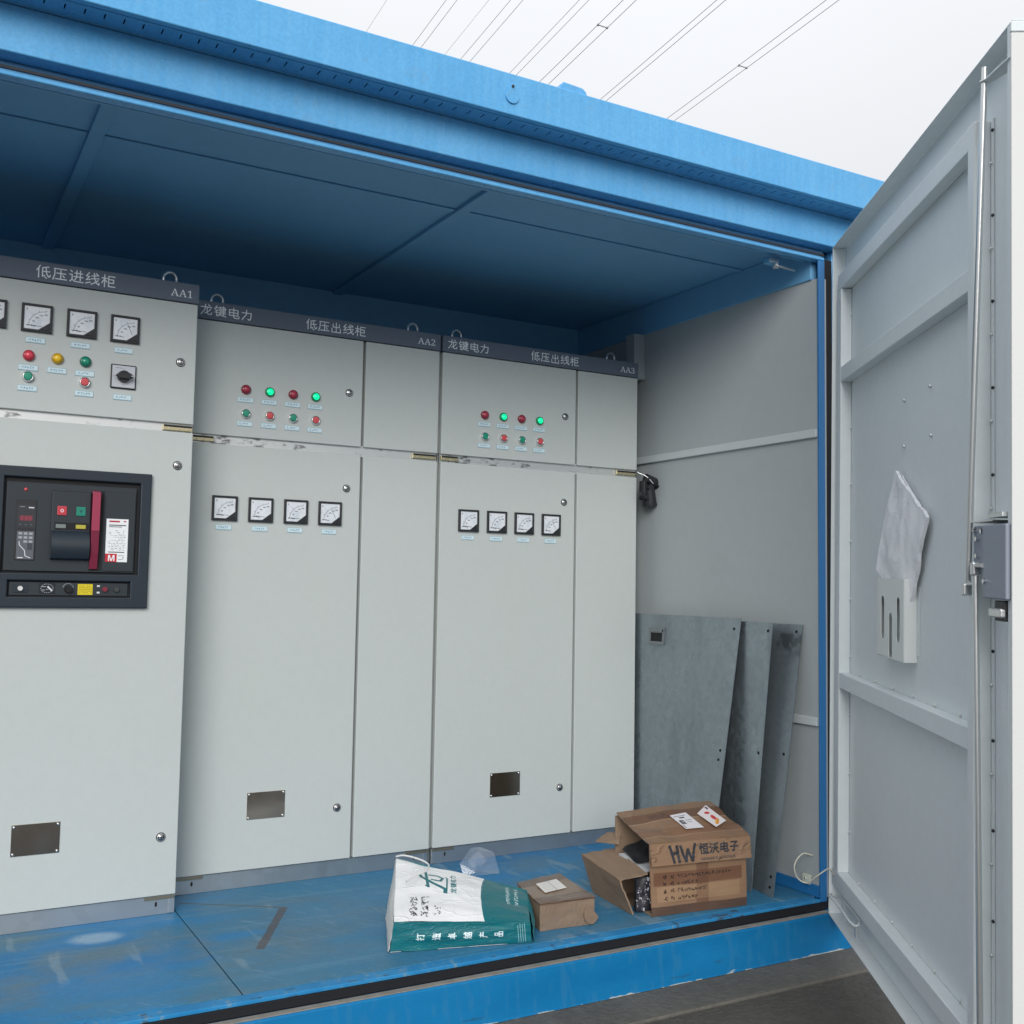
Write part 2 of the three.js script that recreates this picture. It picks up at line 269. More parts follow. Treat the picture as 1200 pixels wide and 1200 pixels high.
// ================================================================ the blue enclosure
const XL = -4.95, XR = 0.34;   // outside ends
const enc = thing('switchgear_enclosure', 'blue steel outdoor enclosure housing the row of grey switchgear cabinets', 'enclosure', [-1.7, -0.18, 0]);
enc.userData.origin = [-1.7, -0.18, 0];
const E3 = (x, y, z) => [x + 1.7, y + 0.18, z];
{
  // roof
  ext('roof', XL, XR, 2.702, 2.733, -1.22, 1.186, mBlue, enc, 0.006);
  ext('roof_core', XL + 0.01, XR - 0.01, 2.56, 2.7015, -1.2, 1.02, mBlueIn, enc, 0);
  ext('eave_back', XL + 0.01, XR - 0.01, 2.608, 2.7015, 1.07, 1.099, mBlueIn, enc, 0);
  const fascia = ext('roof_fascia', XL, XR + 0.02, 2.605, 2.738, 1.188, 1.211, mBlue, enc, 0.004);
  // soffit sheet with real vent slots
  const s = new THREE.Shape([new THREE.Vector2(XL, 1.102), new THREE.Vector2(XR, 1.102), new THREE.Vector2(XR, 1.187), new THREE.Vector2(XL, 1.187)]);
  for (let x = XL + 0.1; x < XR - 0.06; x += 0.0485) { const h = new THREE.Path(); h.moveTo(x, 1.143); h.lineTo(x + 0.004, 1.143); h.lineTo(x + 0.004, 1.171); h.lineTo(x, 1.171); s.holes.push(h); }
  const sg = new THREE.ExtrudeGeometry(s, { depth: 0.002, bevelEnabled: false }); sg.rotateX(Math.PI / 2);
  part('vented_soffit', boxUV(sg), mBlue, enc, E3(0, 2.607, 0));
  ext('lintel', XL, XR, 2.478, 2.603, 1.03, 1.101, mBlue, enc, 0.004);
  ext('lintel_top_edge', XL, XR, 2.6035, 2.6065, 1.098, 1.106, mBlue, enc, 0.001);
  // drop-shaped cover tag and its screw, on the fascia
  const dp = []; for (let i = 0; i <= 40; i++) { const a = i / 40 * Math.PI * 2, r = 0.024; let x = r * Math.sin(a), y = -r * Math.cos(a); if (y > 0) { x *= 1 - 0.75 * (y / r) ** 1.3 * 0.9; y *= 1.75; } dp.push([x, y]); }
  const tag = part('keyhole_cover', prism(dp, 0.005, 0.0012), mBlue, enc, E3(-1.379, 2.664, 1.2165));
  part('screw', new THREE.CylinderGeometry(0.0045, 0.0045, 0.004, 10).rotateX(Math.PI / 2), mScrewDark, tag, [0, 0.03, 0.001]);
  part('roof_lifting_lug', prism([[-0.055, 0], [0.056, 0], [0.05, 0.016], [0.036, 0.026], [-0.036, 0.03], [-0.047, 0.02]], 0.05, 0.004), mBlue, enc, E3(-1.145, 2.7375, 1.2));
  // ceiling and its members
  ext('ceiling', XL + 0.03, XR - 0.03, 2.5, 2.559, -1.0, 1.028, mCeil, enc, 0);
  for (const x of [-2.51, -1.262]) ext('ceiling_rib', x - 0.022, x + 0.022, 2.486, 2.499, -0.995, 1.027, mCeil, enc, 0.002);
  ext('ceiling_purlin', XL + 0.04, -2.534, 2.494, 2.499, 0.6, 0.64, mCeil, enc, 0.002);
  ext('ceiling_purlin', -2.486, -1.286, 2.494, 2.499, 0.6, 0.64, mCeil, enc, 0.002);
  ext('ceiling_purlin', -1.238, 0.09, 2.494, 2.499, 0.6, 0.64, mCeil, enc, 0.002);
  ext('wall_top_rail', 0.076, 0.15, 2.36, 2.499, -0.995, 1.027, mCeil, enc, 0.003);
  // door frame: lips, seals, jambs
  ext('header_lip', -4.73, 0.107, 2.428, 2.4405, 1.032, 1.071, mBlue, enc, 0.004);
  ext('header_rebate', -4.73, 0.1245, 2.4415, 2.477, 1.0, 1.046, mCeil, enc, 0.006);
  ext('header_seal_rib', -4.73, 0.1245, 2.455, 2.463, 1.0465, 1.052, std({ color: lin(0.09, 0.085, 0.085), roughness: 0.7 }), enc, 0.002);
  ext('header_inner_face', -4.73, 0.1, 2.4415, 2.4985, 0.985, 0.999, mCeil, enc, 0.001);
  ext('jamb_lip', 0.075, 0.107, -0.012, 2.4275, 1.061, 1.071, mJamb, enc, 0.003);
  ext('jamb_seal', 0.108, 0.1595, -0.044, 2.4405, 1.0, 1.058, mRubber, enc, 0.004);
  ext('corner_post', 0.16, XR - 0.002, -0.045, 2.477, 0.98, 1.056, mBlue, enc, 0.004);
  ext('corner_post', XL + 0.002, -4.76, -0.045, 2.477, 0.98, 1.099, mBlue, enc, 0.004);
  ext('jamb_lip', -4.745, -4.73, -0.012, 2.44, 1.036, 1.071, mBlue, enc, 0.004);
  // walls
  const wg = new THREE.BoxGeometry(0.04, 2.36, 2.055);   // uv 0..1 per face
  part('side_wall', wg, mWall, enc, E3(0.104, 1.18, 0.0325));
  ext('end_wall_outside', 0.15, XR - 0.01, 0, 2.559, -1.0, 0.979, mBlue, enc, 0.002);
  ext('wall_rail', 0.07, 0.0835, 1.735, 1.768, -0.99, 1.058, mRail, enc, 0.003);
  ext('wall_rail', 0.07, 0.0835, 0.634, 0.667, -0.99, 1.058, mRail, enc, 0.003);
  ext('wall_bracket', 0.02, 0.0835, 2.14, 2.359, -0.13, -0.06, mWallPlain, enc, 0.003);
  ext('back_wall', XL + 0.03, 0.098, 0, 2.499, -0.69, -0.64, mCeil, enc, 0);
  ext('end_wall', XL + 0.03, -4.76, 0, 2.499, -0.999, 0.979, mWallPlain, enc, 0);
  ext('skirting', 0.074, 0.0835, 0.001, 0.044, -0.99, 1.058, mJamb, enc, 0.002);
  // floor: three steel plates and the front angle
  const FX0 = -4.76, FX1 = 0.083, FZ0 = -1.0, FZ1 = 1.022;
  const floorTex = colTex(2048, 1024, (u, v) => {
    const x = FX0 + u * (FX1 - FX0), z = FZ1 - v * (FZ1 - FZ0);
    const a = fbm(u, v, 6, 4, 6, 71), b = fbm(u, v, 14, 8, 5, 72), st = fbm(u, v, 5, 60, 4, 73), st2 = fbm(u, v, 90, 8, 3, 74), f = fbm(u, v, 500, 260, 1, 75), g = fbm(u, v, 34, 20, 4, 76);
    let c = mix3([0.008, 0.17, 0.40], [0.022, 0.235, 0.48], clamp(a * 1.6 - 0.3));
    const dirt = sm(0.38, 0.6, 0.55 * a + 0.3 * b + 0.15 * st), left = 0.6 + 0.4 * sm(-1.2, -2.6, x);
    c = mix3(c, [0.055, 0.18, 0.275], Math.min(1, dirt * 1.05) * left);                                       // trodden dust
    c = mix3(c, [0.115, 0.185, 0.22], sm(0.46, 0.74, 0.6 * b + 0.4 * g) * 0.75 * left);             // tan mud film
    c = mix3(c, [0.23, 0.42, 0.56], sm(0.62, 0.8, st) * 0.12);                                    // scuffs
    c = mix3(c, [0.26, 0.36, 0.42], sm(0.66, 0.76, st2) * sm(0.5, 0.62, b) * 0.4);
    const sp = Math.hypot((x + 2.36) / 0.1, (z - 0.35) / 0.07); c = mix3(c, [0.32, 0.46, 0.58], (1 - sm(0.4, 1.05, sp + 0.5 * (g - 0.5))) * 0.75);   // pale spill
    // rusty scar where paint has peeled in a strip
    const t = ((x + 1.73) * -0.2 + (z - 0.29) * 0.39) / (0.2 * 0.2 + 0.39 * 0.39), ex = x + 1.73 + 0.2 * t, ez = z - 0.29 - 0.39 * t;
    if (t > 0.0 && t < 1.0 && Math.hypot(ex, ez) < 0.014 + 0.006 * (g - 0.5)) c = mix3(c, [0.085, 0.055, 0.04], 0.75 * sm(0.2, 0.5, f + 0.3));
    // scratched line running out from the first cabinet's corner
    const t2 = ((x + 2.05) * 0.32 + (z - 0.08) * 0.215) / (0.32 * 0.32 + 0.215 * 0.215), d2 = Math.hypot(x + 2.05 - 0.32 * t2, z - 0.08 - 0.215 * t2);
    if (t2 > 0 && t2 < 1 && d2 < 0.005) c = mix3(c, [0.1, 0.075, 0.05], 0.8);
    const scr = fbm(u + v * 0.31, v - u * 0.2, 420, 26, 2, 77), scr2 = fbm(u - v * 0.12, v + u * 0.1, 60, 500, 2, 78); c = mix3(c, [0.2, 0.32, 0.42], 0.35 * sm(0.72, 0.86, scr) * sm(0.45, 0.6, a)); c = mix3(c, [0.02, 0.09, 0.18], 0.4 * sm(0.74, 0.88, scr2) * sm(0.45, 0.6, b));
    const grit = fbm(u, v, 700, 400, 1, 79); if (grit > 0.955) c = mix3(c, [0.12, 0.1, 0.07], 0.6);
    const seamD = Math.abs(x + 2.078); if (seamD < 0.045) c = mix3(c, [0.13, 0.2, 0.25], 0.5 * sm(0.045, 0.0, seamD) * sm(0.3, 0.6, g));
    return c.map((q) => q * (0.93 + 0.14 * f));
  });
  floorTex.wrapS = floorTex.wrapT = THREE.ClampToEdgeWrapping;
  const mFloor = phy({ map: floorTex, specularIntensity: 0.55, roughness: 0.75, roughnessMap: rep(roughA, 2, 1), bumpMap: rep(peel, 6), bumpScale: 0.0004 });
  const plate = (x0, x1) => {
    const g = rbox(x1 - x0, 0.006, FZ1 - FZ0 - 0.004, 0.0015, 1); const p = g.attributes.position, uv = g.attributes.uv;
    const cx = (x0 + x1) / 2, cz = (FZ0 + FZ1) / 2;
    for (let i = 0; i < p.count; i++) uv.setXY(i, (p.getX(i) + cx - FX0) / (FX1 - FX0), (FZ1 - p.getZ(i) - cz) / (FZ1 - FZ0));
    part('floor_plate', g, mFloor, enc, E3(cx, -0.003, cz));
  };
  plate(FX0, -2.0795); plate(-2.0755, -0.962); plate(-0.959, FX1);
  ext('floor_frame', FX0, FX1, -0.046, -0.008, -1.0, 1.0, mRubber, enc, 0);
  ext('front_angle', -4.76, 0.073, -0.0125, -0.0005, 1.024, 1.071, mAngle, enc, 0.003);
  ext('sill_seal', -4.76, 0.1075, -0.0435, -0.0135, 1.0, 1.068, mRubber, enc, 0.004);
  // base channel under the doors, with cement splashes on its lower edge
  const sillTex = colTex(2048, 128, (u, v) => {
    const a = fbm(u, v, 30, 2, 5, 81), b = fbm(u, v, 120, 8, 4, 82), st = fbm(u, v, 260, 2, 3, 83), g = fbm(u, v, 60, 6, 4, 85);
    let c = mix3([0.002, 0.15, 0.36], [0.006, 0.185, 0.42], clamp(a * 1.4 - 0.2));
    c = mix3(c, [0.03, 0.19, 0.38], 0.4 * sm(0.55, 0.75, st));
    const h = 0.012 + 0.13 * sm(0.6, 0.84, fbm(u, 0.5, 44, 1, 3, 84)) + 0.1 * (b - 0.5);
    if (v < h && b > 0.42) c = mix3(c, [0.5, 0.5, 0.47], sm(0.42, 0.5, b) * 0.85);
    
    if (g > 0.74 && v < 0.5) c = mix3(c, [0.02, 0.09, 0.16], sm(0.74, 0.84, g) * 0.5);
    return c;
  });
  const mSill = phy({ map: sillTex, specularIntensity: 0.5, roughness: 0.5, bumpMap: rep(peel, 20, 1), bumpScale: 0.0003 });
  const L = XR - XL, sgeo = new THREE.ExtrudeGeometry(new THREE.Shape([V(0, -0.178), V(0.118, -0.178), V(0.1165, -0.172), V(0.1015, -0.052), V(0.096, -0.0465), V(0, -0.0465)].map((p) => new THREE.Vector2(p.x, p.y))), { depth: L, bevelEnabled: false });
  sgeo.rotateY(-Math.PI / 2); { const p = sgeo.attributes.position, n = sgeo.attributes.normal, uv = sgeo.attributes.uv; for (let i = 0; i < p.count; i++) { const top = n.getY(i) > 0.9; uv.setXY(i, (p.getX(i) + L) / L, top ? 0.985 : clamp((p.getY(i) + 0.178) / 0.132, 0.004, 0.93)); } }
  // ExtrudeGeometry was turned so that its length runs along -x and its section's x runs along +z
  part('base_channel', sgeo, mSill, enc, E3(XR, 0, 1.0));
  const dirt = colTex(1024, 64, (u, v) => { const a = fbm(u, v, 60, 3, 5, 86); return mix3([0.19, 0.175, 0.15], [0.33, 0.32, 0.29], a); });
  ext('sill_dirt', XL + 0.01, 0.1, -0.0463, -0.0435, 1.0685, 1.095, std({ map: rep(dirt, 0.5, 8), roughness: 0.95 }), enc, 0.001);
  ext('base_frame', XL + 0.002, XR - 0.002, -0.177, -0.05, -1.05, 0.998, mBlue, enc, 0.002);
  // hold-open catch under the ceiling by the right jamb
  const ct = ext('door_catch', -0.115, -0.06, 2.405, 2.427, 0.965, 0.998, mBlueIn, enc, 0.003);
  part('catch_plate', rbox(0.046, 0.017, 0.003, 0.001), mZinc, ct, [-0.002, 0, 0.018]);
  part('catch_lever', rbox(0.13, 0.007, 0.01, 0.002), mZinc, ct, [0.065, -0.018, 0.012], [0, 0.25, 0.06]);
  part('catch_pivot', new THREE.CylinderGeometry(0.011, 0.013, 0.014, 14), mZinc, ct, [0.012, -0.019, 0.014]);
}

// ---------------------------------------------------------------- the open door, hinged on the right jamb
{
  const R = Math.PI / 180, a = 33.3734 * R, b = 1.3537 * R, c = -0.3068 * R;
  const t0 = V(-Math.sin(a), 0, Math.cos(a)), u0 = V(0, 1, 0), n0 = V(-Math.cos(a), 0, -Math.sin(a));
  const t = t0.clone().multiplyScalar(Math.cos(b)).addScaledVector(u0, -Math.sin(b)), u2 = u0.clone().multiplyScalar(Math.cos(b)).addScaledVector(t0, Math.sin(b));
  const u = u2.clone().multiplyScalar(Math.cos(c)).addScaledVector(n0, Math.sin(c)), n = n0.clone().multiplyScalar(Math.cos(c)).addScaledVector(u2, -Math.sin(c));
  const door = new THREE.Group(); door.name = 'open_door'; door.userData.label = 'grey inner face of the enclosure door swung open on the right';
  door.position.set(...E3(0.0785, 1.12, 1.12)); door.quaternion.setFromRotationMatrix(new THREE.Matrix4().makeBasis(t, u, n)); enc.add(door);
  const W = 1.715, YT = 2.4532 - 1.12, YB = -0.0486 - 1.12;
  const D = (name, s0, s1, y0, y1, d0, d1, m = mDoor, r = 0.002) => part(name, rbox(s1 - s0, y1 - y0, d1 - d0, r), m, door, [(s0 + s1) / 2, (y0 + y1) / 2, (d0 + d1) / 2]);
  const Y = (y) => y - 1.12;
  D('outer_skin', 0.001, W - 0.001, YB + 0.001, YT - 0.001, -0.056, -0.05);
  D('top_flange', 0, W, YT - 0.004, YT, -0.0495, 0, mDoor, 0.0015);
  D('bottom_flange', 0, W, YB, YB + 0.004, -0.0495, 0, mDoor, 0.0015);
  D('hinge_flange', 0, 0.005, YB + 0.0045, YT - 0.0045, -0.0495, 0, mDoor, 0.0015);
  D('free_edge_flange', W - 0.006, W, YB + 0.0045, YT - 0.03, -0.0495, 0.003, mDoorOut, 0.002);
  D('free_edge_cap', W - 0.008, W + 0.002, YT - 0.0295, YT - 0.0045, -0.0495, 0.004, mDoor, 0.003);
  D('edge_return', W - 0.03, W - 0.0065, YB + 0.0045, YT - 0.0045, -0.003, 0, mDoor, 0.001);
  // stiffening channels
  D('hinge_channel', 0.045, 0.1, Y(0.13), Y(2.27), -0.0495, -0.009, mDoor, 0.003);
  D('lock_channel', 1.417, 1.463, Y(0.132), Y(2.33), -0.0495, -0.006, mDoor, 0.006);
  D('lock_channel_flange', 1.4635, 1.48, Y(0.132), Y(2.33), -0.0495, -0.046, mDoor, 0.001);
  for (const [y0, y1] of [[2.272, 2.33], [1.92, 1.976], [0.795, 0.851]]) {
    D('cross_channel', y0 > 2.2 ? 0.045 : 0.1005, 1.4145, Y(y0), Y(y1), -0.0495, -0.01, mDoor, 0.003);
  }
  D('cross_channel', 0.02, 1.6, Y(0.072), Y(0.1295), -0.0495, -0.0085, mDoor, 0.003);
  // rivets along the channels
  const rv = new THREE.SphereGeometry(0.0045, 8, 6), dimple = new THREE.CylinderGeometry(0.004, 0.004, 0.004, 8).rotateX(Math.PI / 2);
  for (let y = 0.28; y < 2.25; y += 0.21) { part('rivet', rv, mDoor, door, [0.113, Y(y), -0.047]); part('rivet', rv, mZinc, door, [1.472, Y(y + 0.05), -0.044]); part('rivet', rv, mScrewDark, door, [1.477, Y(y + 0.13), -0.0455]); }
  for (let s = 0.25; s < 1.4; s += 0.2) { part('rivet', rv, mDoorOut, door, [s, Y(0.858), -0.047]); part('rivet', rv, mDoorOut, door, [s, Y(0.137), -0.047]); }
  for (const [s, y] of [[0.79, 1.75], [1.035, 1.753], [0.79, 1.608], [1.045, 1.611]]) { part('bolt_tip', new THREE.SphereGeometry(0.006, 10, 8), mZinc, door, [s - 0.03, Y(y), -0.047]); }
  for (const y of [2.05, 1.99, 1.42, 1.4, 1.36, 0.42, 0.36]) part('hinge_bolt', dimple, mScrewDark, door, [0.03, Y(y), -0.048]);
  D('hinge_leaf', 0.006, 0.04, Y(1.94), Y(2.1), -0.0494, -0.045, mDoor, 0.001);
  D('hinge_leaf', 0.006, 0.04, Y(1.3), Y(1.46), -0.0494, -0.045, mDoor, 0.001);
  D('hinge_leaf', 0.006, 0.04, Y(0.31), Y(0.47), -0.0494, -0.045, mDoor, 0.001);
  // locking rods
  const rod = (name, p, q, r) => part(name, tubeGeo([p, [(p[0] + q[0]) / 2, (p[1] + q[1]) / 2, (p[2] + q[2]) / 2], q], r, 20, 12), mZinc, door);
  rod('upper_locking_rod', [1.584, Y(2.405), 0.012], [1.473, Y(1.187), 0.012], 0.0072);
  rod('lower_locking_rod', [1.524, Y(1.232), 0.012], [1.556, Y(0.08), 0.012], 0.0072);
  part('rod_end_eye', rbox(0.02, 0.03, 0.022, 0.005), mZinc, door, [1.471, Y(1.185), 0.014]);
  part('rod_end_eye', rbox(0.02, 0.034, 0.022, 0.006), mZinc, door, [1.524, Y(1.235), 0.012]);
  part('rod_end_pin', new THREE.CylinderGeometry(0.0055, 0.0055, 0.06, 12).rotateZ(Math.PI / 2), mZinc, door, [1.495, Y(1.2), 0.014]);
  part('rod_end_pin', new THREE.CylinderGeometry(0.0055, 0.0055, 0.06, 12).rotateZ(Math.PI / 2), mZinc, door, [1.545, Y(1.243), 0.014]);
  // rod guide bracket near the top: triangular plate with a rounded eye
  const gb = prism([[0.138, -0.01], [0.03, 0.002], [0.016, 0.01], [0.002, 0.002], [0.004, -0.012], [0.02, -0.02], [0.06, -0.034], [0.138, -0.058]], 0.004, 0.001); gb.rotateX(Math.PI / 2);
  part('rod_guide', gb, mDoor, door, [1.568, Y(2.37), 0.014]);
  // lock case
  const lockG = D('lock_case', 1.565, W - 0.012, Y(1.168), Y(1.335), -0.0495, 0.012, std({ color: lin(0.27, 0.30, 0.36), roughness: 0.45, bumpMap: rep(peel, 8), bumpScale: 0.0002 }), 0.004);
  D('lock_hinge_plate', 1.492, 1.563, Y(1.24), Y(1.335), -0.0495, 0.004, std({ color: lin(0.24, 0.27, 0.33), roughness: 0.5 }), 0.002);
  D('lock_bracket', 1.49, 1.62, Y(1.343), Y(1.3465), -0.049, 0.01, mZinc, 0.001);
  D('lock_bracket', 1.6, 1.682, Y(1.35), Y(1.362), -0.049, 0.012, mZinc, 0.002);
  for (const [s, y] of [[1.505, 1.325], [1.553, 1.322], [1.522, 1.305], [1.522, 1.265], [1.585, 1.207]]) part('lock_bolt', new THREE.CylinderGeometry(0.006, 0.006, 0.008, 6).rotateX(Math.PI / 2), mChrome, door, [s, Y(y), y < 1.22 ? 0.014 : 0.008]);
  D('lock_tongue', 1.63, 1.682, Y(1.12), Y(1.165), -0.02, 0.008, mScrewDark, 0.003);
  D('tongue_keeper', 1.612, 1.682, Y(1.128), Y(1.148), -0.03, 0.016, mZinc, 0.004);
  // document pocket: three-sided tray with cut-outs
  const px0 = 0.605, px1 = 0.886, py0 = Y(0.958), py1 = Y(1.202);
  const ps = new THREE.Shape([new THREE.Vector2(px0, py0 + 0.004), new THREE.Vector2(px1, py0), new THREE.Vector2(px1, py1), new THREE.Vector2(px0, py1)]);
  const slot = (x, y0, y1, w, open) => { const h = new THREE.Path(); const r = w / 2; h.moveTo(x - r, y0 + (open ? 0 : r)); if (open) { h.lineTo(x + r, y0); } else h.absarc(x, y0 + r, r, Math.PI, Math.PI * 2, false); h.lineTo(x + r, y1 - r); h.absarc(x, y1 - r, r, 0, Math.PI, false); ps.holes.push(h); };
  slot(px0 + 0.06, py0 + 0.055, py1 - 0.055, 0.035); slot(px0 + 0.225, py0 + 0.055, py1 - 0.055, 0.035); slot(px0 + 0.145, py0 + 0.006, py1 - 0.105, 0.035, true);
  const pg = new THREE.ExtrudeGeometry(ps, { depth: 0.0015, bevelEnabled: false });
  part('pocket_front', boxUV(pg), mPocket, door, [0, 0, -0.012]);
  D('pocket_side', px0, px0 + 0.002, py0, py1, -0.0495, -0.0125, mPocket, 0.0005);
  D('pocket_side', px1 - 0.002, px1, py0, py1, -0.0495, -0.0125, mPocket, 0.0005);
  D('pocket_bottom', px0 + 0.0025, px1 - 0.0025, py0, py0 + 0.002, -0.0495, -0.0125, mPocket, 0.0005);
  D('pocket_tab', px1 + 0.001, px1 + 0.03, py0 + 0.02, py1 - 0.02, -0.0495, -0.0475, mDoor, 0.0005);
  // folding stay arm at the foot
  part('door_stay', tubeGeo([[0.02, Y(0.02), -0.03], [0.04, Y(0.034), 0.004], [0.2, Y(0.038), 0.006], [0.36, Y(0.036), 0.006], [0.39, Y(0.034), -0.004], [0.37, Y(0.04), -0.02], [0.12, Y(0.044), -0.022]], 0.0045, 50, 8), mDoor, door);
  part('door_stay_end', rbox(0.012, 0.03, 0.006, 0.001), mZinc, door, [0.392, Y(0.015), -0.002]);
  part('stay_bolt', new THREE.CylinderGeometry(0.006, 0.006, 0.03, 8).rotateX(Math.PI / 2), mZinc, door, [0.02, Y(0.118), -0.03]);

  // papers in a plastic sleeve, standing in the pocket (a thing of its own)
  const pw = thing('document_packet', 'crumpled plastic-wrapped white papers standing in the door pocket', 'papers', [0, 0, 0]);
  const sleeve = datTex(512, 512, (x, y) => { const cr = (s, k, w) => 1 - sm(0, w, Math.abs(fbm(x, y, k, k, 2, s) - 0.5)); return 0.3 + 0.4 * cr(95, 4, 0.06) + 0.3 * cr(96, 7, 0.05) + 0.5 * (fbm(x, y, 3, 3, 3, 94) - 0.5); });
  const paperC = colTex(256, 256, (x, y) => { const q = fbm(x, y, 8, 8, 4, 97); const k = 0.9 + 0.1 * q; return [0.95 * k, 0.955 * k, 0.99 * k]; });
  const mPaper = phy({ map: paperC, roughness: 0.5, clearcoat: 0.9, clearcoatRoughness: 0.18, bumpMap: sleeve, bumpScale: 0.0018 });
  const doorM = new THREE.Matrix4().makeBasis(t, u, n).setPosition(0.0785, 1.12, 1.12);
  const q = (s, y, d) => { const p = V(s, Y(y), d).applyMatrix4(doorM); return [p.x, p.y, p.z]; };
  const base = V(...q(0.7, 1.1, -0.03)); pw.position.copy(base);
  const rel = (s, y, d) => { const p = q(s, y, d); return [p[0] - base.x, p[1] - base.y, p[2] - base.z]; };
  part('paper_stack', slab(rel(0.6, 1.232, -0.004), rel(0.845, 1.07, -0.03), rel(1.04, 1.376, -0.026), rel(0.745, 1.536, -0.024), 0.01, 40, 40, 0.007, 41, 0.006, 0.045), mPaper, pw);
  part('paper_stack', slab(rel(0.66, 1.19, -0.0405), rel(0.84, 1.07, -0.043), rel(0.99, 1.385, -0.041), rel(0.76, 1.515, -0.0405), 0.004, 14, 14, 0.002, 43, 0, 0.03), mPaper, pw);
}

// ================================================================ the switchgear cabinets
const labelTex = [1, 2, 3].map((s) => canTex(128, 44, (c, w, h) => { const r = rng(s * 5); c.fillStyle = '#d2e4ea'; c.fillRect(0, 0, w, h); c.fillStyle = '#9fc3d0'; c.fillRect(0, 0, w, 3); c.fillRect(0, h - 5, w, 5); c.strokeStyle = '#3d7f9d'; for (let i = 0; i < 4 + s % 2; i++) scribble(c, 20 + i * 18, 13, 13, 17, 5, r, 2); }));
const mLabels = labelTex.map((t) => std({ map: t, roughness: 0.4 })), mLabelEdge = std({ color: lin(0.35, 0.52, 0.58), roughness: 0.45 });
function dialTex(seed, needle, big) {
  return canTex(192, 192, (c, w, h) => {
    const r = rng(seed); c.fillStyle = '#e3e7ec'; c.fillRect(0, 0, w, h);
    for (let i = 0; i < 9; i++) { c.fillStyle = `rgba(200,208,216,${0.15 + 0.2 * r()})`; c.beginPath(); c.ellipse(r() * w, r() * h, 20 + r() * 40, 8 + r() * 20, r() * 3, 0, 7); c.fill(); }
    const ox = 165, oy = 165; c.strokeStyle = '#3a414c'; c.lineWidth = 2; c.beginPath(); c.arc(ox, oy, 128, Math.PI, Math.PI * 1.5); c.stroke();
    for (let i = 0; i <= 20; i++) { const a = Math.PI + i / 20 * Math.PI / 2, l = i % 5 ? 8 : 15; c.lineWidth = i % 5 ? 1.5 : 3; c.beginPath(); c.moveTo(ox + 128 * Math.cos(a), oy + 128 * Math.sin(a)); c.lineTo(ox + (128 + l) * Math.cos(a), oy + (128 + l) * Math.sin(a)); c.stroke(); }
    c.fillStyle = '#2d333c'; c.font = 'bold 17px sans-serif'; ['0', '50', '100', '150', '200'].forEach((s, i) => { const a = Math.PI + (i + 0.15) / 4.4 * Math.PI / 2; c.fillText(s, ox + 104 * Math.cos(a) - 8, oy + 104 * Math.sin(a) + 6); });
    c.font = 'bold 22px sans-serif'; c.fillText(big, 14, 34);
    c.lineWidth = 3.5; c.strokeStyle = '#15181d'; const a = Math.PI + needle * Math.PI / 2; c.beginPath(); c.moveTo(ox + 30 * Math.cos(a), oy + 30 * Math.sin(a)); c.lineTo(ox + 122 * Math.cos(a), oy + 122 * Math.sin(a)); c.stroke();
    c.lineWidth = 5; c.strokeStyle = '#3b4048'; c.beginPath(); c.moveTo(18, 158); c.lineTo(88, 166); c.stroke();
  });
}
const mkDial = (...a) => phy({ map: dialTex(...a), roughness: 0.5, clearcoat: 1, clearcoatRoughness: 0.03 });
const dialsA = [mkDial(1, 0.04, 'A'), mkDial(2, 0.05, 'A'), mkDial(3, 0.03, 'A')], dialsV = [mkDial(4, 0.74, 'V'), mkDial(5, 0.7, 'A')];
const bezelGeo = (() => { const s = new THREE.Shape([[-0.0475, -0.0465], [0.0475, -0.0465], [0.0475, 0.0465], [-0.0475, 0.0465]].map((p) => new THREE.Vector2(...p))); const h = new THREE.Path(); h.moveTo(-0.0395, -0.0385); h.lineTo(0.0395, -0.0385); h.lineTo(0.0395, 0.0385); h.lineTo(-0.0395, 0.0385); s.holes.push(h); const g = new THREE.ExtrudeGeometry(s, { depth: 0.009, bevelEnabled: true, bevelThickness: 0.0015, bevelSize: 0.0012, bevelOffset: -0.0012, bevelSegments: 2 }); g.translate(0, 0, 0.0015); return g; })();
const dialGeo = new THREE.PlaneGeometry(0.079, 0.077); dialGeo.translate(0, 0, 0.0075);
const coverGeo = prism([[0.0393, -0.0383], [0.0393, -0.012], [0.006, -0.0383]], 0.003, 0.0006);
function gauge(cab, x, y, z, dial) {
  const g = new THREE.Group(); g.name = 'gauge'; g.position.set(x, y, z); cab.add(g);
  part('bezel', bezelGeo, mBlack, g); part('dial', dialGeo, dial, g); part('corner_cover', coverGeo, mBlack, g, [0, 0, 0.011]);
}
const lampLens = new THREE.LatheGeometry([[0, 0.019], [0.005, 0.0185], [0.009, 0.0165], [0.0112, 0.013], [0.0115, 0.009]].map((p) => new THREE.Vector2(...p)), 24).rotateX(Math.PI / 2);
const lampRing = new THREE.LatheGeometry([[0.0116, 0.0125], [0.0145, 0.0115], [0.0163, 0.008], [0.0166, 0.0]].map((p) => new THREE.Vector2(...p)), 24).rotateX(Math.PI / 2);
const btnCap = new THREE.LatheGeometry([[0, 0.0165], [0.0095, 0.0165], [0.0112, 0.0155], [0.0118, 0.012]].map((p) => new THREE.Vector2(...p)), 24).rotateX(Math.PI / 2);
const btnRing = new THREE.LatheGeometry([[0.0119, 0.011], [0.0125, 0.0135], [0.0145, 0.0135], [0.0165, 0.008], [0.0168, 0.0]].map((p) => new THREE.Vector2(...p)), 24).rotateX(Math.PI / 2);
const ringMat = new Map();
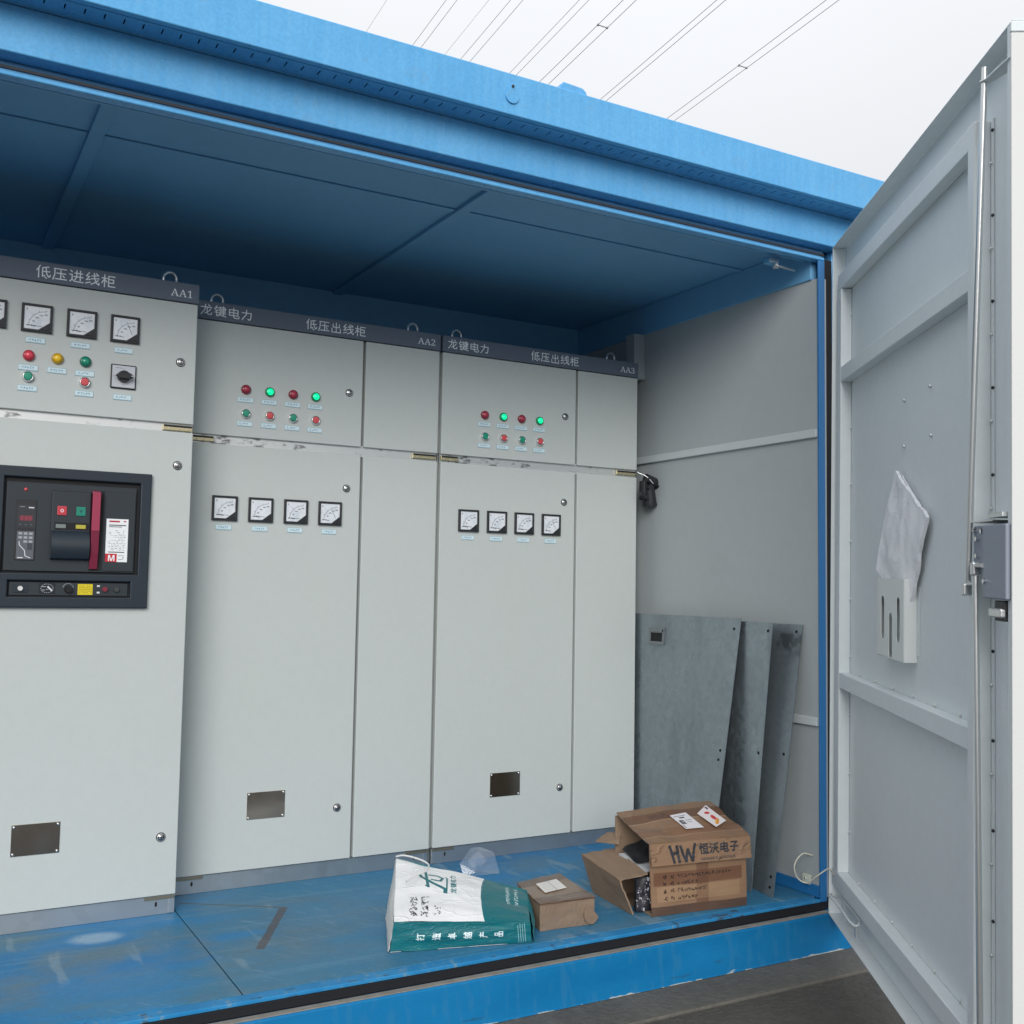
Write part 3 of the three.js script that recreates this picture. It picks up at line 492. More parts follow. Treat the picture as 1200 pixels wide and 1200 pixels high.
function lamp(cab, x, y, z, m, name = 'indicator_lamp') {
  const g = new THREE.Group(); g.name = name; g.position.set(x, y, z); g.scale.set(1.12, 1.12, 1); cab.add(g);
  if (!ringMat.has(m)) ringMat.set(m, plastic(m.color.r * 0.6, m.color.g * 0.55, m.color.b * 0.55));
  part('ring', lampRing, ringMat.get(m), g); part('lens', lampLens, m, g);
}
function button(cab, x, y, z, m) {
  const g = new THREE.Group(); g.name = 'push_button'; g.position.set(x, y, z); g.scale.set(1.1, 1.1, 1); cab.add(g);
  part('ring', btnRing, mChrome, g); part('cap', btnCap, m, g);
}
const labelGeo = new THREE.PlaneGeometry(0.058, 0.018); labelGeo.translate(0, 0, 0.0023); const labelBack = new THREE.BoxGeometry(0.06, 0.02, 0.002); labelBack.translate(0, 0, 0.001);
let lc = 0;
function plate(cab, x, y, z) { const b = part('label_plate', labelBack, mLabelEdge, cab, [x, y, z]); part('print', labelGeo, mLabels[lc++ % 3], b); }
const lockGeo = new THREE.LatheGeometry([[0, 0.008], [0.006, 0.008], [0.0065, 0.0065], [0.0085, 0.0065], [0.011, 0.008], [0.0132, 0.0055], [0.0137, 0]].map((p) => new THREE.Vector2(...p)), 24).rotateX(Math.PI / 2);
function lock(cab, x, y, z) { const m = part('door_lock', lockGeo, mChrome, cab, [x, y, z]); part('key_slot_shade', new THREE.BoxGeometry(0.0025, 0.009, 0.002), mHoleShadeBlack, m, [0.001, 0, 0.0085], [0, 0, -0.3]); part('lock_collar', new THREE.TorusGeometry(0.0092, 0.0018, 6, 20), mScrewDark, m, [0, 0, 0.0066]); part('lock_gasket', new THREE.CylinderGeometry(0.0158, 0.0158, 0.002, 24).rotateX(Math.PI / 2), mScrewDark, m, [0, 0, 0.001]); }  // key slot is a dark block, its shade given by colour
function nameplate(cab, x, y, z) { const b = part('nameplate', rbox(0.146, 0.1, 0.002, 0.0006, 1), mSteelPlate, cab, [x, y, z + 0.0014]); for (const [a, c] of [[-1, -1], [1, -1], [1, 1], [-1, 1]]) part('rivet', new THREE.SphereGeometry(0.0045, 10, 6), mChrome, b, [a * 0.066, c * 0.043, 0.001]); }
function eyeBolt(cab, x, z) { const e = part('eye_bolt', new THREE.TorusGeometry(0.024, 0.0058, 10, 28), mZinc, cab, [x, 2.2315, z], [0, 0.15, 0]); part('shank', new THREE.CylinderGeometry(0.011, 0.013, 0.01, 14), mZinc, e, [0, -0.0255, 0]); }
const mHeaderEdge = std({ color: lin(0.12, 0.145, 0.18), roughness: 0.5 });
function header(cab, w, texts) {
  part('header_panel', rbox(w, 0.0695, 0.03, 0.002), mHeaderEdge, cab, [0, 2.165, -0.0125]);
  const tx = canTex(2048, 140, (c, W, H) => {
    c.fillStyle = '#616c7b'; c.fillRect(0, 0, W, H);
    const r = rng(3); for (let i = 0; i < 500; i++) { c.fillStyle = `rgba(${r() < 0.5 ? 90 : 60},${r() < 0.5 ? 100 : 70},115,0.10)`; c.fillRect(r() * W, r() * H, 3 + r() * 60, 1 + r() * 3); }
    const k = W / w; c.strokeStyle = c.fillStyle = '#eef2f4';
    for (const [s, x0, x1, kind] of texts) {
      if (kind) { c.font = '76px serif'; c.save(); c.translate((x0 + w / 2) * k, 106); c.scale((x1 - x0) * k / c.measureText(s).width, 1); c.fillText(s, 0, 0); c.restore(); }
      else { const n = s.length, sz = (x1 - x0) * k / (n + (n - 1) * 0.1); hanzi(c, s, (x0 + w / 2) * k, 22, sz, sz * 0.1, 8); }
    }
  });
  const g = new THREE.PlaneGeometry(w - 0.004, 0.0655); part('header_lettering', g, std({ map: tx, roughness: 0.5 }), cab, [0, 2.165, 0.0033]);
}
function hinge(cab, x0, x1, y, z = -0.006) { const b = part('brass_hinge', rbox(x1 - x0, 0.02, 0.008, 0.002), mBrass, cab, [(x0 + x1) / 2, y, z]); part('hinge_pin', new THREE.CylinderGeometry(0.0035, 0.0035, x1 - x0 - 0.006, 8).rotateZ(Math.PI / 2), mScrewDark, b, [0, 0.006, 0.004]); for (const k of [-0.3, 0.05, 0.35]) part('hinge_screw', new THREE.SphereGeometry(0.003, 8, 6), mChrome, b, [k * (x1 - x0), -0.004, 0.0035]); }
function carcass(cab, w, yU, yT) {
  part('carcass', rbox(w - 0.004, 2.122, 0.6, 0.002), mGrey, cab, [0, 1.066, -0.332]);
  part('dividing_strip', (() => { const g = new THREE.BoxGeometry(w - 0.006, yU - yT + 0.012, 0.018); return g; })(), mStrip, cab, [0, (yU + yT) / 2, -0.0225]);
  const bs = part('base_rail', rbox(w - 0.004, 0.062, 0.02, 0.001), mGalv, cab, [0, 0.0315, -0.0215]);
  for (const s of [-1, 1]) { part('slot_hole_shade', new THREE.CapsuleGeometry(0.0045, 0.008, 4, 8), mHoleShadeBlack, bs, [s * (w / 2 - 0.065), 0.004, 0.0085]); part('corner_bracket', rbox(0.1, 0.009, 0.006, 0.001), mScrewBrass, bs, [s * (w / 2 - 0.055), 0.0245, 0.0125]); part('rail_end', rbox(0.02, 0.05, 0.003, 0.0008), mGalv, bs, [s * (w / 2 - 0.014), -0.004, 0.0115]); }  // slot holes are near-black capsules; their shade is in the colour
  part('top_cover', rbox(w - 0.006, 0.004, 0.6, 0.001), mGrey, cab, [0, 2.131, -0.33]);
}
function doorLeaf(cab, name, x0, x1, y0, y1) { part(name, rbox(x1 - x0, y1 - y0, 0.028, 0.003), mGrey, cab, [(x0 + x1) / 2, (y0 + y1) / 2, -0.014]); }

// outgoing cabinets AA2 and AA3
function outgoing(x0, x1, g, code, label, gauges, b, dimDial) {
  const xc = (x0 + x1) / 2, w = x1 - x0, cab = thing('switchgear_cabinet', label, 'cabinet', [xc, 0, 0], 'switchgear cabinets standing in a row');
  const X = (x) => x - xc;
  carcass(cab, w, 1.693, 1.6605);
  doorLeaf(cab, 'upper_door', X(x0) + 0.003, X(g) - 0.006, 1.694, 2.1275); doorLeaf(cab, 'upper_side_panel', X(g) + 0.006, X(x1) - 0.003, 1.694, 2.1275);
  doorLeaf(cab, 'lower_door', X(x0) + 0.003, X(g) - 0.006, 0.0665, 1.66); doorLeaf(cab, 'lower_side_panel', X(g) + 0.006, X(x1) - 0.003, 0.0665, 1.66);
  hinge(cab, X(x0) + 0.004, X(x0) + 0.085, 1.677); hinge(cab, X(x1) - 0.115, X(x1) - 0.008, 1.677);
  header(cab, w, [['龙键电力', X(b[4]), X(b[4]) + 0.202], ['低压出线柜', X(b[5]), X(b[5]) + 0.254], [code, X(b[6]), X(b[6]) + 0.083, 1]]);
  for (let i = 0; i < 4; i++) {
    const x = X(b[i]);
    lamp(cab, x, 1.877, 0, i % 2 ? mGreenLit : mRedLens); plate(cab, x - 0.001, 1.837, 0);
    button(cab, x + 0.001, 1.784, 0, i % 2 ? mRedBtn : mGreenBtn); plate(cab, x, 1.745, 0);
    gauge(cab, X(gauges[i]), 1.418, 0, i === 3 ? dialsV[1] : dialsA[(i + dimDial) % 3]); plate(cab, X(gauges[i]) - 0.001, 1.346, 0);
  }
  lock(cab, X(g) - 0.0625, 1.909, 0); lock(cab, X(g) - 0.0635, 1.522, 0); lock(cab, X(g) - 0.066, 0.2665, 0);
  nameplate(cab, X(g) - 0.35 + (code === 'AA3' ? 0.008 : 0), 0.301, 0);
  eyeBolt(cab, X(b[7]), -0.1); eyeBolt(cab, X(b[8]), -0.1);
  return cab;
}
outgoing(-2.048, -1.0295, -1.3686, 'AA2', 'grey switchgear cabinet lettered AA2 standing between the other two', [-1.916, -1.778, -1.639, -1.5], [-1.85, -1.757, -1.664, -1.572, -2.036, -1.622, -1.134, -1.947, -1.116], 0);
outgoing(-1.0195, 0, -0.3395, 'AA3', 'grey switchgear cabinet lettered AA3 beside the leaning metal sheets', [-0.883, -0.746, -0.61, -0.472], [-0.813, -0.722, -0.63, -0.538, -0.999, -0.588, -0.102, -0.906, -0.089], 1);

// incoming cabinet AA1 with the air circuit breaker
{
  const x0 = -3.083, x1 = -2.083, xc = (x0 + x1) / 2, w = 1.0, cab = thing('switchgear_cabinet', 'grey switchgear cabinet lettered AA1 with a large black circuit breaker', 'cabinet', [xc, 0, 0.197], 'switchgear cabinets standing in a row');
  const X = (x) => x - xc;
  carcass(cab, w, 1.694, 1.6655);
  doorLeaf(cab, 'upper_door', -w / 2 + 0.003, w / 2 - 0.003, 1.695, 2.1275);
  doorLeaf(cab, 'lower_door', -w / 2 + 0.003, w / 2 - 0.003, 0.0665, 1.665);
  hinge(cab, X(-2.19), X(-2.088), 1.679); hinge(cab, X(-3.07), X(-2.98), 1.679);
  header(cab, w, [['低压进线柜', X(-2.622), X(-2.368)], ['AA1', X(-2.181), X(-2.103), 1]]);
  [-2.888, -2.75, -2.611, -2.471, -2.331].forEach((x, i) => { gauge(cab, X(x), 2.0045, 0, i === 4 ? dialsV[0] : dialsA[i % 3]); plate(cab, X(x) - 0.001, 1.931, 0); });
  [[-2.63, 1.877, mRedLamp], [-2.542, 1.877, mYellow], [-2.454, 1.877, mGreenBtn]].forEach(([x, y, m]) => { lamp(cab, X(x), y, 0, m); plate(cab, X(x), 1.837, 0); });
  [[-2.63, mGreenBtn], [-2.454, mRedBtn]].forEach(([x, m]) => { button(cab, X(x), 1.8065, 0, m); plate(cab, X(x), 1.768, 0); });
  // rotary selector switch
  const sw = new THREE.Group(); sw.name = 'selector_switch'; sw.position.set(X(-2.33), 1.839, 0); cab.add(sw);
  part('switch_frame', rbox(0.084, 0.084, 0.008, 0.004), mBlack, sw, [0, 0, 0.004]);
  const swT = canTex(160, 160, (c, W, H) => { c.fillStyle = '#c3c7cd'; c.fillRect(0, 0, W, H); c.strokeStyle = '#50555d'; c.lineWidth = 2.5; for (const [a, b, d, e] of [[80, 14, 80, 28], [8, 80, 22, 80], [138, 80, 152, 80], [72, 140, 90, 140], [24, 18, 70, 18]]) { c.beginPath(); c.moveTo(a, b); c.lineTo(d, e); c.stroke(); } });
  part('switch_face', new THREE.PlaneGeometry(0.075, 0.075), std({ map: swT, roughness: 0.4, metalness: 0.2 }), sw, [0, 0, 0.0084]);
  part('switch_dial', new THREE.CylinderGeometry(0.0195, 0.021, 0.016, 28).rotateX(Math.PI / 2), mBlack, sw, [0, 0, 0.0165]);
  part('switch_handle', prism([[-0.029, 0], [-0.017, 0.011], [0.017, 0.011], [0.029, 0.003], [0.029, -0.003], [0.017, -0.011], [-0.017, -0.011]], 0.014, 0.003), mBlack, sw, [0, 0, 0.034]);
  part('handle_mark', rbox(0.006, 0.003, 0.001, 0.0003, 1), mDoorOut, sw, [0.0245, 0, 0.0345]);
  plate(cab, X(-2.33), 1.768, 0);
  lock(cab, X(-2.139), 1.913, 0); lock(cab, X(-2.136), 1.546, 0); lock(cab, X(-2.143), 0.2635, 0);
  nameplate(cab, X(-2.539), 0.296, 0); eyeBolt(cab, X(-2.169), -0.09); eyeBolt(cab, X(-2.98), -0.09);

  // air circuit breaker
  const br = new THREE.Group(); br.name = 'circuit_breaker'; br.userData.label = 'black air circuit breaker with a red handle and white data label'; br.position.set(X(-2.223), 1.0455, 0); cab.add(br);
  const bx = (x) => x + 2.223, by = (y) => y - 1.0455;
  const B = (name, xa, xb, ya, yb, za, zb, m = mBreaker, r = 0.002) => part(name, rbox(xb - xa, yb - ya, zb - za, r), m, br, [bx((xa + xb) / 2), by((ya + yb) / 2), (za + zb) / 2]);
  const XB = -2.716;   // left end of the bezel, out of the picture
  const fs = new THREE.Shape([[bx(XB), 0], [0, 0], [0, 0.462], [bx(XB), 0.462]].map((p) => new THREE.Vector2(...p)));
  for (const [a, b, c, d] of [[-2.684, -2.259, 1.159, 1.472], [-2.661, -2.281, 1.081, 1.134]]) { const h = new THREE.Path(); h.moveTo(bx(a), by(c)); h.lineTo(bx(b), by(c)); h.lineTo(bx(b), by(d)); h.lineTo(bx(a), by(d)); fs.holes.push(h); }
  const fg = new THREE.ExtrudeGeometry(fs, { depth: 0.011, bevelEnabled: true, bevelThickness: 0.004, bevelSize: 0.004, bevelOffset: -0.004, bevelSegments: 3 }); fg.translate(0, 0, 0.003);
  part('frame', boxUV(fg), mBreaker, br);
  B('well', -2.69, -2.25, 1.07, 1.48, 0.0008, 0.0025, mHoleShadeBlack, 0);
  B('faceplate', -2.676, -2.27, 1.165, 1.456, 0.003, 0.010, mBreakerIn, 0.002);
  B('right_cover', -2.372, -2.273, 1.17, 1.437, 0.0105, 0.0135, mBreakerIn, 0.002);
  B('controller', -2.646, -2.584, 1.2, 1.398, 0.0105, 0.0125, mBlack, 0.001);
  const keyT = canTex(96, 168, (c, W, H) => { c.fillStyle = '#5d6168'; c.fillRect(0, 0, W, H); c.fillStyle = '#a5a8ad'; for (let j = 0; j < 3; j++) for (let i = 0; i < 3; i++) if (j < 2 || i) c.fillRect(9 + i * 29, 8 + j * 24, 20, 13); c.strokeStyle = '#e8eaec'; c.lineWidth = 4; c.beginPath(); c.moveTo(14, 62); c.lineTo(16, 84); c.lineTo(46, 116); c.lineTo(50, 148); c.lineTo(80, 160); c.stroke(); c.fillStyle = '#d8dadd'; c.fillRect(8, 156, 30, 6); c.fillStyle = '#3f434a'; c.fillRect(60, 72, 28, 40); });
  B('keypad_backing', -2.641, -2.587, 1.202, 1.296, 0.0125, 0.0135, mBlack, 0.0005); part('keypad', new THREE.PlaneGeometry(0.052, 0.092), std({ map: keyT, roughness: 0.45 }), br, [bx(-2.614), by(1.249), 0.0139]);
  const dispT = canTex(96, 110, (c, W, H) => { c.fillStyle = '#1b2028'; c.fillRect(0, 0, W, H); c.fillStyle = '#d5d7da'; c.fillRect(58, 8, 28, 6); c.fillStyle = '#7d8289'; c.fillRect(12, 6, 26, 4); c.fillStyle = '#6e2030'; c.fillRect(14, 50, 66, 26); c.fillStyle = '#8b2a3c'; for (const x of [20, 42, 62]) c.fillRect(x, 54, 12, 18); c.fillStyle = '#58606a'; for (const x of [14, 42, 70]) c.fillRect(x, 92, 8, 5); });
  part('display', new THREE.PlaneGeometry(0.056, 0.074), phy({ map: dispT, roughness: 0.4, clearcoat: 0.8 }), br, [bx(-2.614), by(1.343), 0.0129]);
  part('reset_dot', new THREE.SphereGeometry(0.006, 12, 8), mRedBtn, br, [bx(-2.619), by(1.432), 0.009]);
  B('middle_unit', -2.54, -2.417, 1.204, 1.433, 0.0105, 0.019, mBreakerIn, 0.004);
  { // bulging lower housing: a rounded section carried across the unit
    const pr = [[0, 0.0195]]; for (let k = 0; k <= 14; k++) { const a = k / 14; pr.push([0.004 + 0.09 * a, 0.0205 + 0.022 * Math.pow(Math.sin(Math.PI * Math.min(1, a * 0.86 + 0.14)), 0.8)]); } pr.push([0.095, 0.0195]);
    const hg = new THREE.ExtrudeGeometry(new THREE.Shape(pr.map(([y, z]) => new THREE.Vector2(z, y))), { depth: 0.118, bevelEnabled: false, curveSegments: 4 }); hg.rotateY(-Math.PI / 2);
    part('bulging_housing', hg, mBreaker, br, [bx(-2.4195), by(1.2055), 0]);
  }
  const oT = (bg, fgc, kind) => canTex(64, 64, (c) => { c.fillStyle = bg; c.fillRect(0, 0, 64, 64); c.strokeStyle = c.fillStyle = fgc; c.lineWidth = 6; if (kind) { c.beginPath(); c.arc(32, 32, 11, 0, 7); c.stroke(); } else { c.fillRect(28, 18, 8, 30); c.fillRect(20, 26, 24, 6); } });
  B('open_button', -2.522, -2.493, 1.352, 1.382, 0.0195, 0.0225, mRedBtn, 0.002); part('open_symbol', new THREE.PlaneGeometry(0.025, 0.026), std({ map: oT('#c33a48', '#efdadd', 1), roughness: 0.4 }), br, [bx(-2.5075), by(1.367), 0.0229]);
  B('close_button', -2.463, -2.434, 1.352, 1.382, 0.0195, 0.0225, mGreenBtn, 0.002); part('close_symbol', new THREE.PlaneGeometry(0.025, 0.026), std({ map: oT('#1f8573', '#0f4a44', 0), roughness: 0.4 }), br, [bx(-2.4485), by(1.367), 0.0229]);
  B('status_strip', -2.528, -2.423, 1.304, 1.328, 0.0195, 0.0205, mHoleShadeBlack, 0.0004);
  B('status_window', -2.525, -2.494, 1.309, 1.322, 0.0206, 0.0222, std({ color: lin(0.2, 0.23, 0.22), roughness: 0.4 }), 0.0005);
  B('status_window', -2.463, -2.432, 1.309, 1.322, 0.0206, 0.0222, std({ color: lin(0.5, 0.44, 0.06), roughness: 0.4 }), 0.0005);
  B('handle_slot', -2.4165, -2.375, 1.17, 1.44, 0.0104, 0.0112, mHoleShadeBlack, 0.0003);
  const hd = new THREE.ExtrudeGeometry(new THREE.Shape([[0.012, 0.272 - 0.005], [0.03, 0.262], [0.034, 0.2], [0.032, 0.13], [0.026, 0.06], [0.016, 0.006], [0.012, 0.006]].map((p) => new THREE.Vector2(...p))), { depth: 0.022, bevelEnabled: true, bevelThickness: 0.002, bevelSize: 0.002, bevelSegments: 2 });
  hd.rotateY(-Math.PI / 2); part('charging_handle', hd, plastic(0.2, 0.018, 0.05), br, [bx(-2.3915), by(1.172), 0.001]);
  const hdg = rbox(0.026, 0.13, 0.005, 0.002); part('handle_grip', hdg, plastic(0.36, 0.04, 0.09), br, [bx(-2.403), by(1.368), 0.037], [0.03, 0, 0]);
  const datT = canTex(144, 296, (c, W, H) => {
    const r = rng(12); c.fillStyle = '#eef0f1'; c.fillRect(0, 0, W, H); c.fillStyle = '#b8313f'; c.fillRect(18, 12, 70, 11); c.fillRect(112, 12, 18, 8); c.fillStyle = '#50555c'; c.fillRect(18, 40, 112, 7); c.fillRect(18, 52, 84, 5);
    c.fillStyle = '#8a8f96'; for (let i = 0; i < 13; i++) { const y = 80 + i * 11; let x = 18; while (x < 125) { const l = 4 + r() * 18; if (r() > 0.25) c.fillRect(x, y, l, 3.4); x += l + 4 + r() * 6; } }
    c.fillStyle = '#3f444b'; c.fillRect(18, 226, 106, 6); c.fillStyle = '#c12a36'; c.fillRect(0, 240, 76, 56); c.fillStyle = '#eef0f1'; c.font = 'bold 58px sans-serif'; c.fillText('M', 14, 290); c.fillStyle = '#8a8f96'; c.fillRect(84, 250, 40, 4); c.fillRect(84, 276, 34, 4); c.fillRect(112, 262, 10, 8);
  });
  part('data_label', new THREE.PlaneGeometry(0.071, 0.146), std({ map: datT, roughness: 0.45 }), br, [bx(-2.33), by(1.2745), 0.0142]);
  // lower control strip
  B('control_strip', -2.655, -2.287, 1.086, 1.129, 0.003, 0.007, mBreakerIn, 0.001);
  part('white_knob', new THREE.CylinderGeometry(0.0075, 0.0085, 0.012, 18).rotateX(Math.PI / 2), std({ color: lin(0.7, 0.7, 0.68), roughness: 0.4 }), br, [bx(-2.622), by(1.108), 0.012]);
  B('knob_pad', -2.645, -2.598, 1.094, 1.12, 0.0072, 0.0088, mBreaker, 0.0006);
  const dlT = canTex(128, 96, (c) => { c.fillStyle = '#1c222b'; c.fillRect(0, 0, 128, 96); c.strokeStyle = '#c9ccd0'; c.lineWidth = 4; c.setLineDash([9, 7]); c.beginPath(); c.ellipse(64, 48, 48, 38, 0, 0, 7); c.stroke(); c.setLineDash([]); c.fillStyle = '#aeb2b7'; c.fillRect(20, 30, 34, 6); c.fillRect(24, 60, 26, 5); c.fillRect(56, 54, 20, 5); c.save(); c.translate(86, 50); c.rotate(0.8); c.fillStyle = '#d4d7da'; c.fillRect(-28, -7, 56, 14); c.restore(); });
  part('rotary_dial', new THREE.PlaneGeometry(0.05, 0.036), std({ map: dlT, roughness: 0.4 }), br, [bx(-2.541), by(1.109), 0.0076]);
  part('round_knob', new THREE.CylinderGeometry(0.0105, 0.012, 0.016, 20).rotateX(Math.PI / 2), mHoleShadeBlack, br, [bx(-2.476), by(1.107), 0.015]);
  part('knob_arc', new THREE.TorusGeometry(0.0165, 0.0022, 6, 18, Math.PI * 0.9), std({ color: lin(0.16, 0.18, 0.2), roughness: 0.4 }), br, [bx(-2.476), by(1.109), 0.008], [0, 0, 0.16]);
  const yT = canTex(96, 72, (c) => { c.fillStyle = '#dcc81f'; c.fillRect(0, 0, 96, 72); c.fillStyle = '#9a8a1c'; const r = rng(4); for (let j = 0; j < 5; j++) for (let x = 10; x < 84; x += 12) if (r() > 0.2) c.fillRect(x, 12 + j * 11, 9, 4); });
  part('yellow_sticker', new THREE.PlaneGeometry(0.047, 0.036), std({ map: yT, roughness: 0.5 }), br, [bx(-2.423), by(1.107), 0.0078]);
  part('red_button', new THREE.CylinderGeometry(0.008, 0.009, 0.01, 18).rotateX(Math.PI / 2), plastic(0.22, 0.02, 0.04), br, [bx(-2.361), by(1.1085), 0.011]);
  part('black_button', new THREE.CylinderGeometry(0.008, 0.009, 0.01, 18).rotateX(Math.PI / 2), std({ color: lin(0.05, 0.06, 0.055), roughness: 0.4 }), br, [bx(-2.324), by(1.1085), 0.011]);
  for (const y of [1.119, 1.097]) B('white_mark', -2.386, -2.377, y - 0.003, y + 0.003, 0.0072, 0.0078, mDoorOut, 0.0002);
}

// ================================================================ things on the floor and against the wall
// galvanised sheets leaning against the right-hand wall
const scuffTex = colTex(512, 512, (u, v) => {   // one metre square; dark rub marks near the top edge
  const s0 = voro(u, v, 60, 3), a = fbm(u, v, 5, 5, 5, 51), b = fbm(u, v, 18, 10, 4, 57), c2 = fbm(u, v, 40, 30, 3, 58); let k = 0.86 + 0.1 * (s0 - 0.5) + 0.3 * (a - 0.5);
  const z = u, w = sm(0.72, 0.8, z) * sm(0.985, 0.965, v) * (sm(0.9, 0.945, v) * (1 - sm(0.9, 0.97, z) * 0.6) + 0.6 * sm(0.84, 0.92, v) * sm(0.86, 0.95, z)); k *= 1 - 0.5 * clamp(w * sm(0.36, 0.6, 0.6 * b + 0.4 * c2) * 1.3);
  return [0.62 * k, 0.65 * k, 0.67 * k];
});
function sheet(label, zl, zr, xs, xt, xb, ht, seed, holes, mat = mGalvDull) {
  // a thin sheet: its hidden end stands in the gap beside the cabinet (x = xs), its free end leans out from the wall (xt at the top, xb at the floor)
  const zc = (zl + zr) / 2, o = thing('metal_sheet', label, 'metal sheet', [xs, 0, zc], 'metal sheets leaning on the wall');
  const X = (y, z) => { const v = y / ht, w = clamp((z - 0.02) / (zr - 0.02)), e = Math.pow(w, 1.25); return (xt + (xb - xt) * (1 - v) - xs) * e + 0.004 * Math.sin(z * 7 + seed + v * 2) * w; };
  const nu = 40, nv = 14, pos = [], uv = [], idx = [];
  for (const k of [0, 1]) for (let j = 0; j <= nv; j++) for (let i = 0; i <= nu; i++) { const z = zl + (zr - zl) * i / nu, y = ht * j / nv; pos.push(X(y, z) + 0.003 * k, 0.001 + y, z - zc); uv.push(z + seed, y); }
  const M = (nu + 1) * (nv + 1), id = (i, j) => j * (nu + 1) + i;
  for (let j = 0; j < nv; j++) for (let i = 0; i < nu; i++) { const a = id(i, j), b = id(i + 1, j), c = id(i + 1, j + 1), d = id(i, j + 1); idx.push(a, b, c, a, c, d, M + a, M + c, M + b, M + a, M + d, M + c); }
  const side = (a, b) => { const n = pos.length / 3; for (const q of [a, M + a, M + b, b]) { pos.push(pos[q * 3], pos[q * 3 + 1], pos[q * 3 + 2]); uv.push(uv[q * 2], uv[q * 2 + 1]); } idx.push(n, n + 1, n + 2, n, n + 2, n + 3); };
  for (let i = 0; i < nu; i++) { side(id(i, 0), id(i + 1, 0)); side(id(i + 1, nv), id(i, nv)); } for (let j = 0; j < nv; j++) { side(id(0, j + 1), id(0, j)); side(id(nu, j), id(nu, j + 1)); }
  const g = new THREE.BufferGeometry(); g.setAttribute('position', new THREE.Float32BufferAttribute(pos, 3)); g.setAttribute('uv', new THREE.Float32BufferAttribute(uv, 2)); g.setIndex(idx); g.computeVertexNormals();
  part('plate', g, mat, o);
  for (const [y, z] of holes) part('bolt_hole_shade', new THREE.CylinderGeometry(0.006, 0.006, 0.002, 12).rotateZ(Math.PI / 2), mHoleShadeBlack, o, [X(y, z) - 0.0006, y, z - zc]);  // dark discs paint the shade of holes; the sheet is not pierced
  return { o, at: (y, z) => [X(y, z), y, z - zc] };
}
const s1 = sheet('largest galvanised sheet, foremost of three, with a recessed handle', -0.28, 0.71, 0.012, 0.0, -0.155, 1.028, 1, [[0.985, 0.675], [0.5, 0.675], [0.463, 0.67]]);
{
  const p = s1.at(0.932, 0.155), tilt = -0.06;
  const h = new THREE.Group(); h.name = 'recessed_handle'; h.position.set(p[0] - 0.004, p[1], p[2]); h.rotation.set(0, -Math.PI / 2, 0); h.rotateX(tilt); s1.o.add(h);
  const fr = new THREE.Shape([[-0.055, -0.036], [0.055, -0.036], [0.055, 0.036], [-0.055, 0.036]].map((q) => new THREE.Vector2(...q))); const hl = new THREE.Path(); hl.moveTo(-0.044, -0.026); hl.lineTo(0.044, -0.026); hl.lineTo(0.044, 0.016); hl.lineTo(-0.044, 0.016); fr.holes.push(hl);
  part('handle_rim', new THREE.ExtrudeGeometry(fr, { depth: 0.006, bevelEnabled: true, bevelThickness: 0.002, bevelSize: 0.002, bevelSegments: 2 }), mHandle, h, [0, 0, -0.002]);
  part('handle_cup_shade', new THREE.BoxGeometry(0.09, 0.044, 0.002), mHoleShadeBlack, h, [0, -0.005, 0.0005]);  // near-black plate paints the shade of the cup, which has no depth
  part('handle_bar', rbox(0.09, 0.012, 0.006, 0.002), mHandle, h, [0, 0.024, 0.011]);
}
sheet('middle galvanised sheet of the three leaning on the wall', -0.2, 0.885, 0.03, 0.015, -0.1, 1.016, 3, [[0.985, 0.862], [0.515, 0.862]]);
sheet('galvanised sheet nearest the door jamb, scuffed dark at its top', -0.1, 0.98, 0.055, 0.072, -0.08, 1.012, 6, [[0.985, 0.952], [0.52, 0.952], [0.07, 0.955], [0.032, 0.955]], std({ color: lin(0.54, 0.6, 0.63), map: scuffTex, roughness: 0.5, metalness: 0.75 }));

// cardboard
const cardTex = colTex(512, 512, (u, v) => { const a = fbm(u, v, 5, 5, 5, 101), b = fbm(u, v, 3, 120, 2, 102), f = fbm(u, v, 160, 160, 1, 103); const k = 0.95 + 0.25 * (a - 0.5) + 0.08 * (b - 0.5) + 0.1 * (f - 0.5); return [0.265 * k, 0.185 * k, 0.125 * k]; });
const crease = datTex(512, 512, (u, v) => 0.5 + 0.6 * (fbm(u, v, 5, 4, 5, 104) - 0.5) + 0.25 * (fbm(u, v, 3, 40, 2, 105) - 0.5));
const mCard = std({ map: cardTex, roughness: 0.85, bumpMap: crease, bumpScale: 0.002 });
const tapeBump = datTex(512, 512, (u, v) => { const n = fbm(u, v, 4, 3, 3, 106); return 0.5 + 0.5 * Math.pow(Math.abs(Math.sin(26 * u + 7 * n)), 6) * sm(0.45, 0.7, fbm(u, v, 6, 3, 3, 107)); });
const mTape = phy({ map: cardTex, roughness: 0.7, clearcoat: 1, clearcoatRoughness: 0.16, bumpMap: tapeBump, bumpScale: 0.002 });
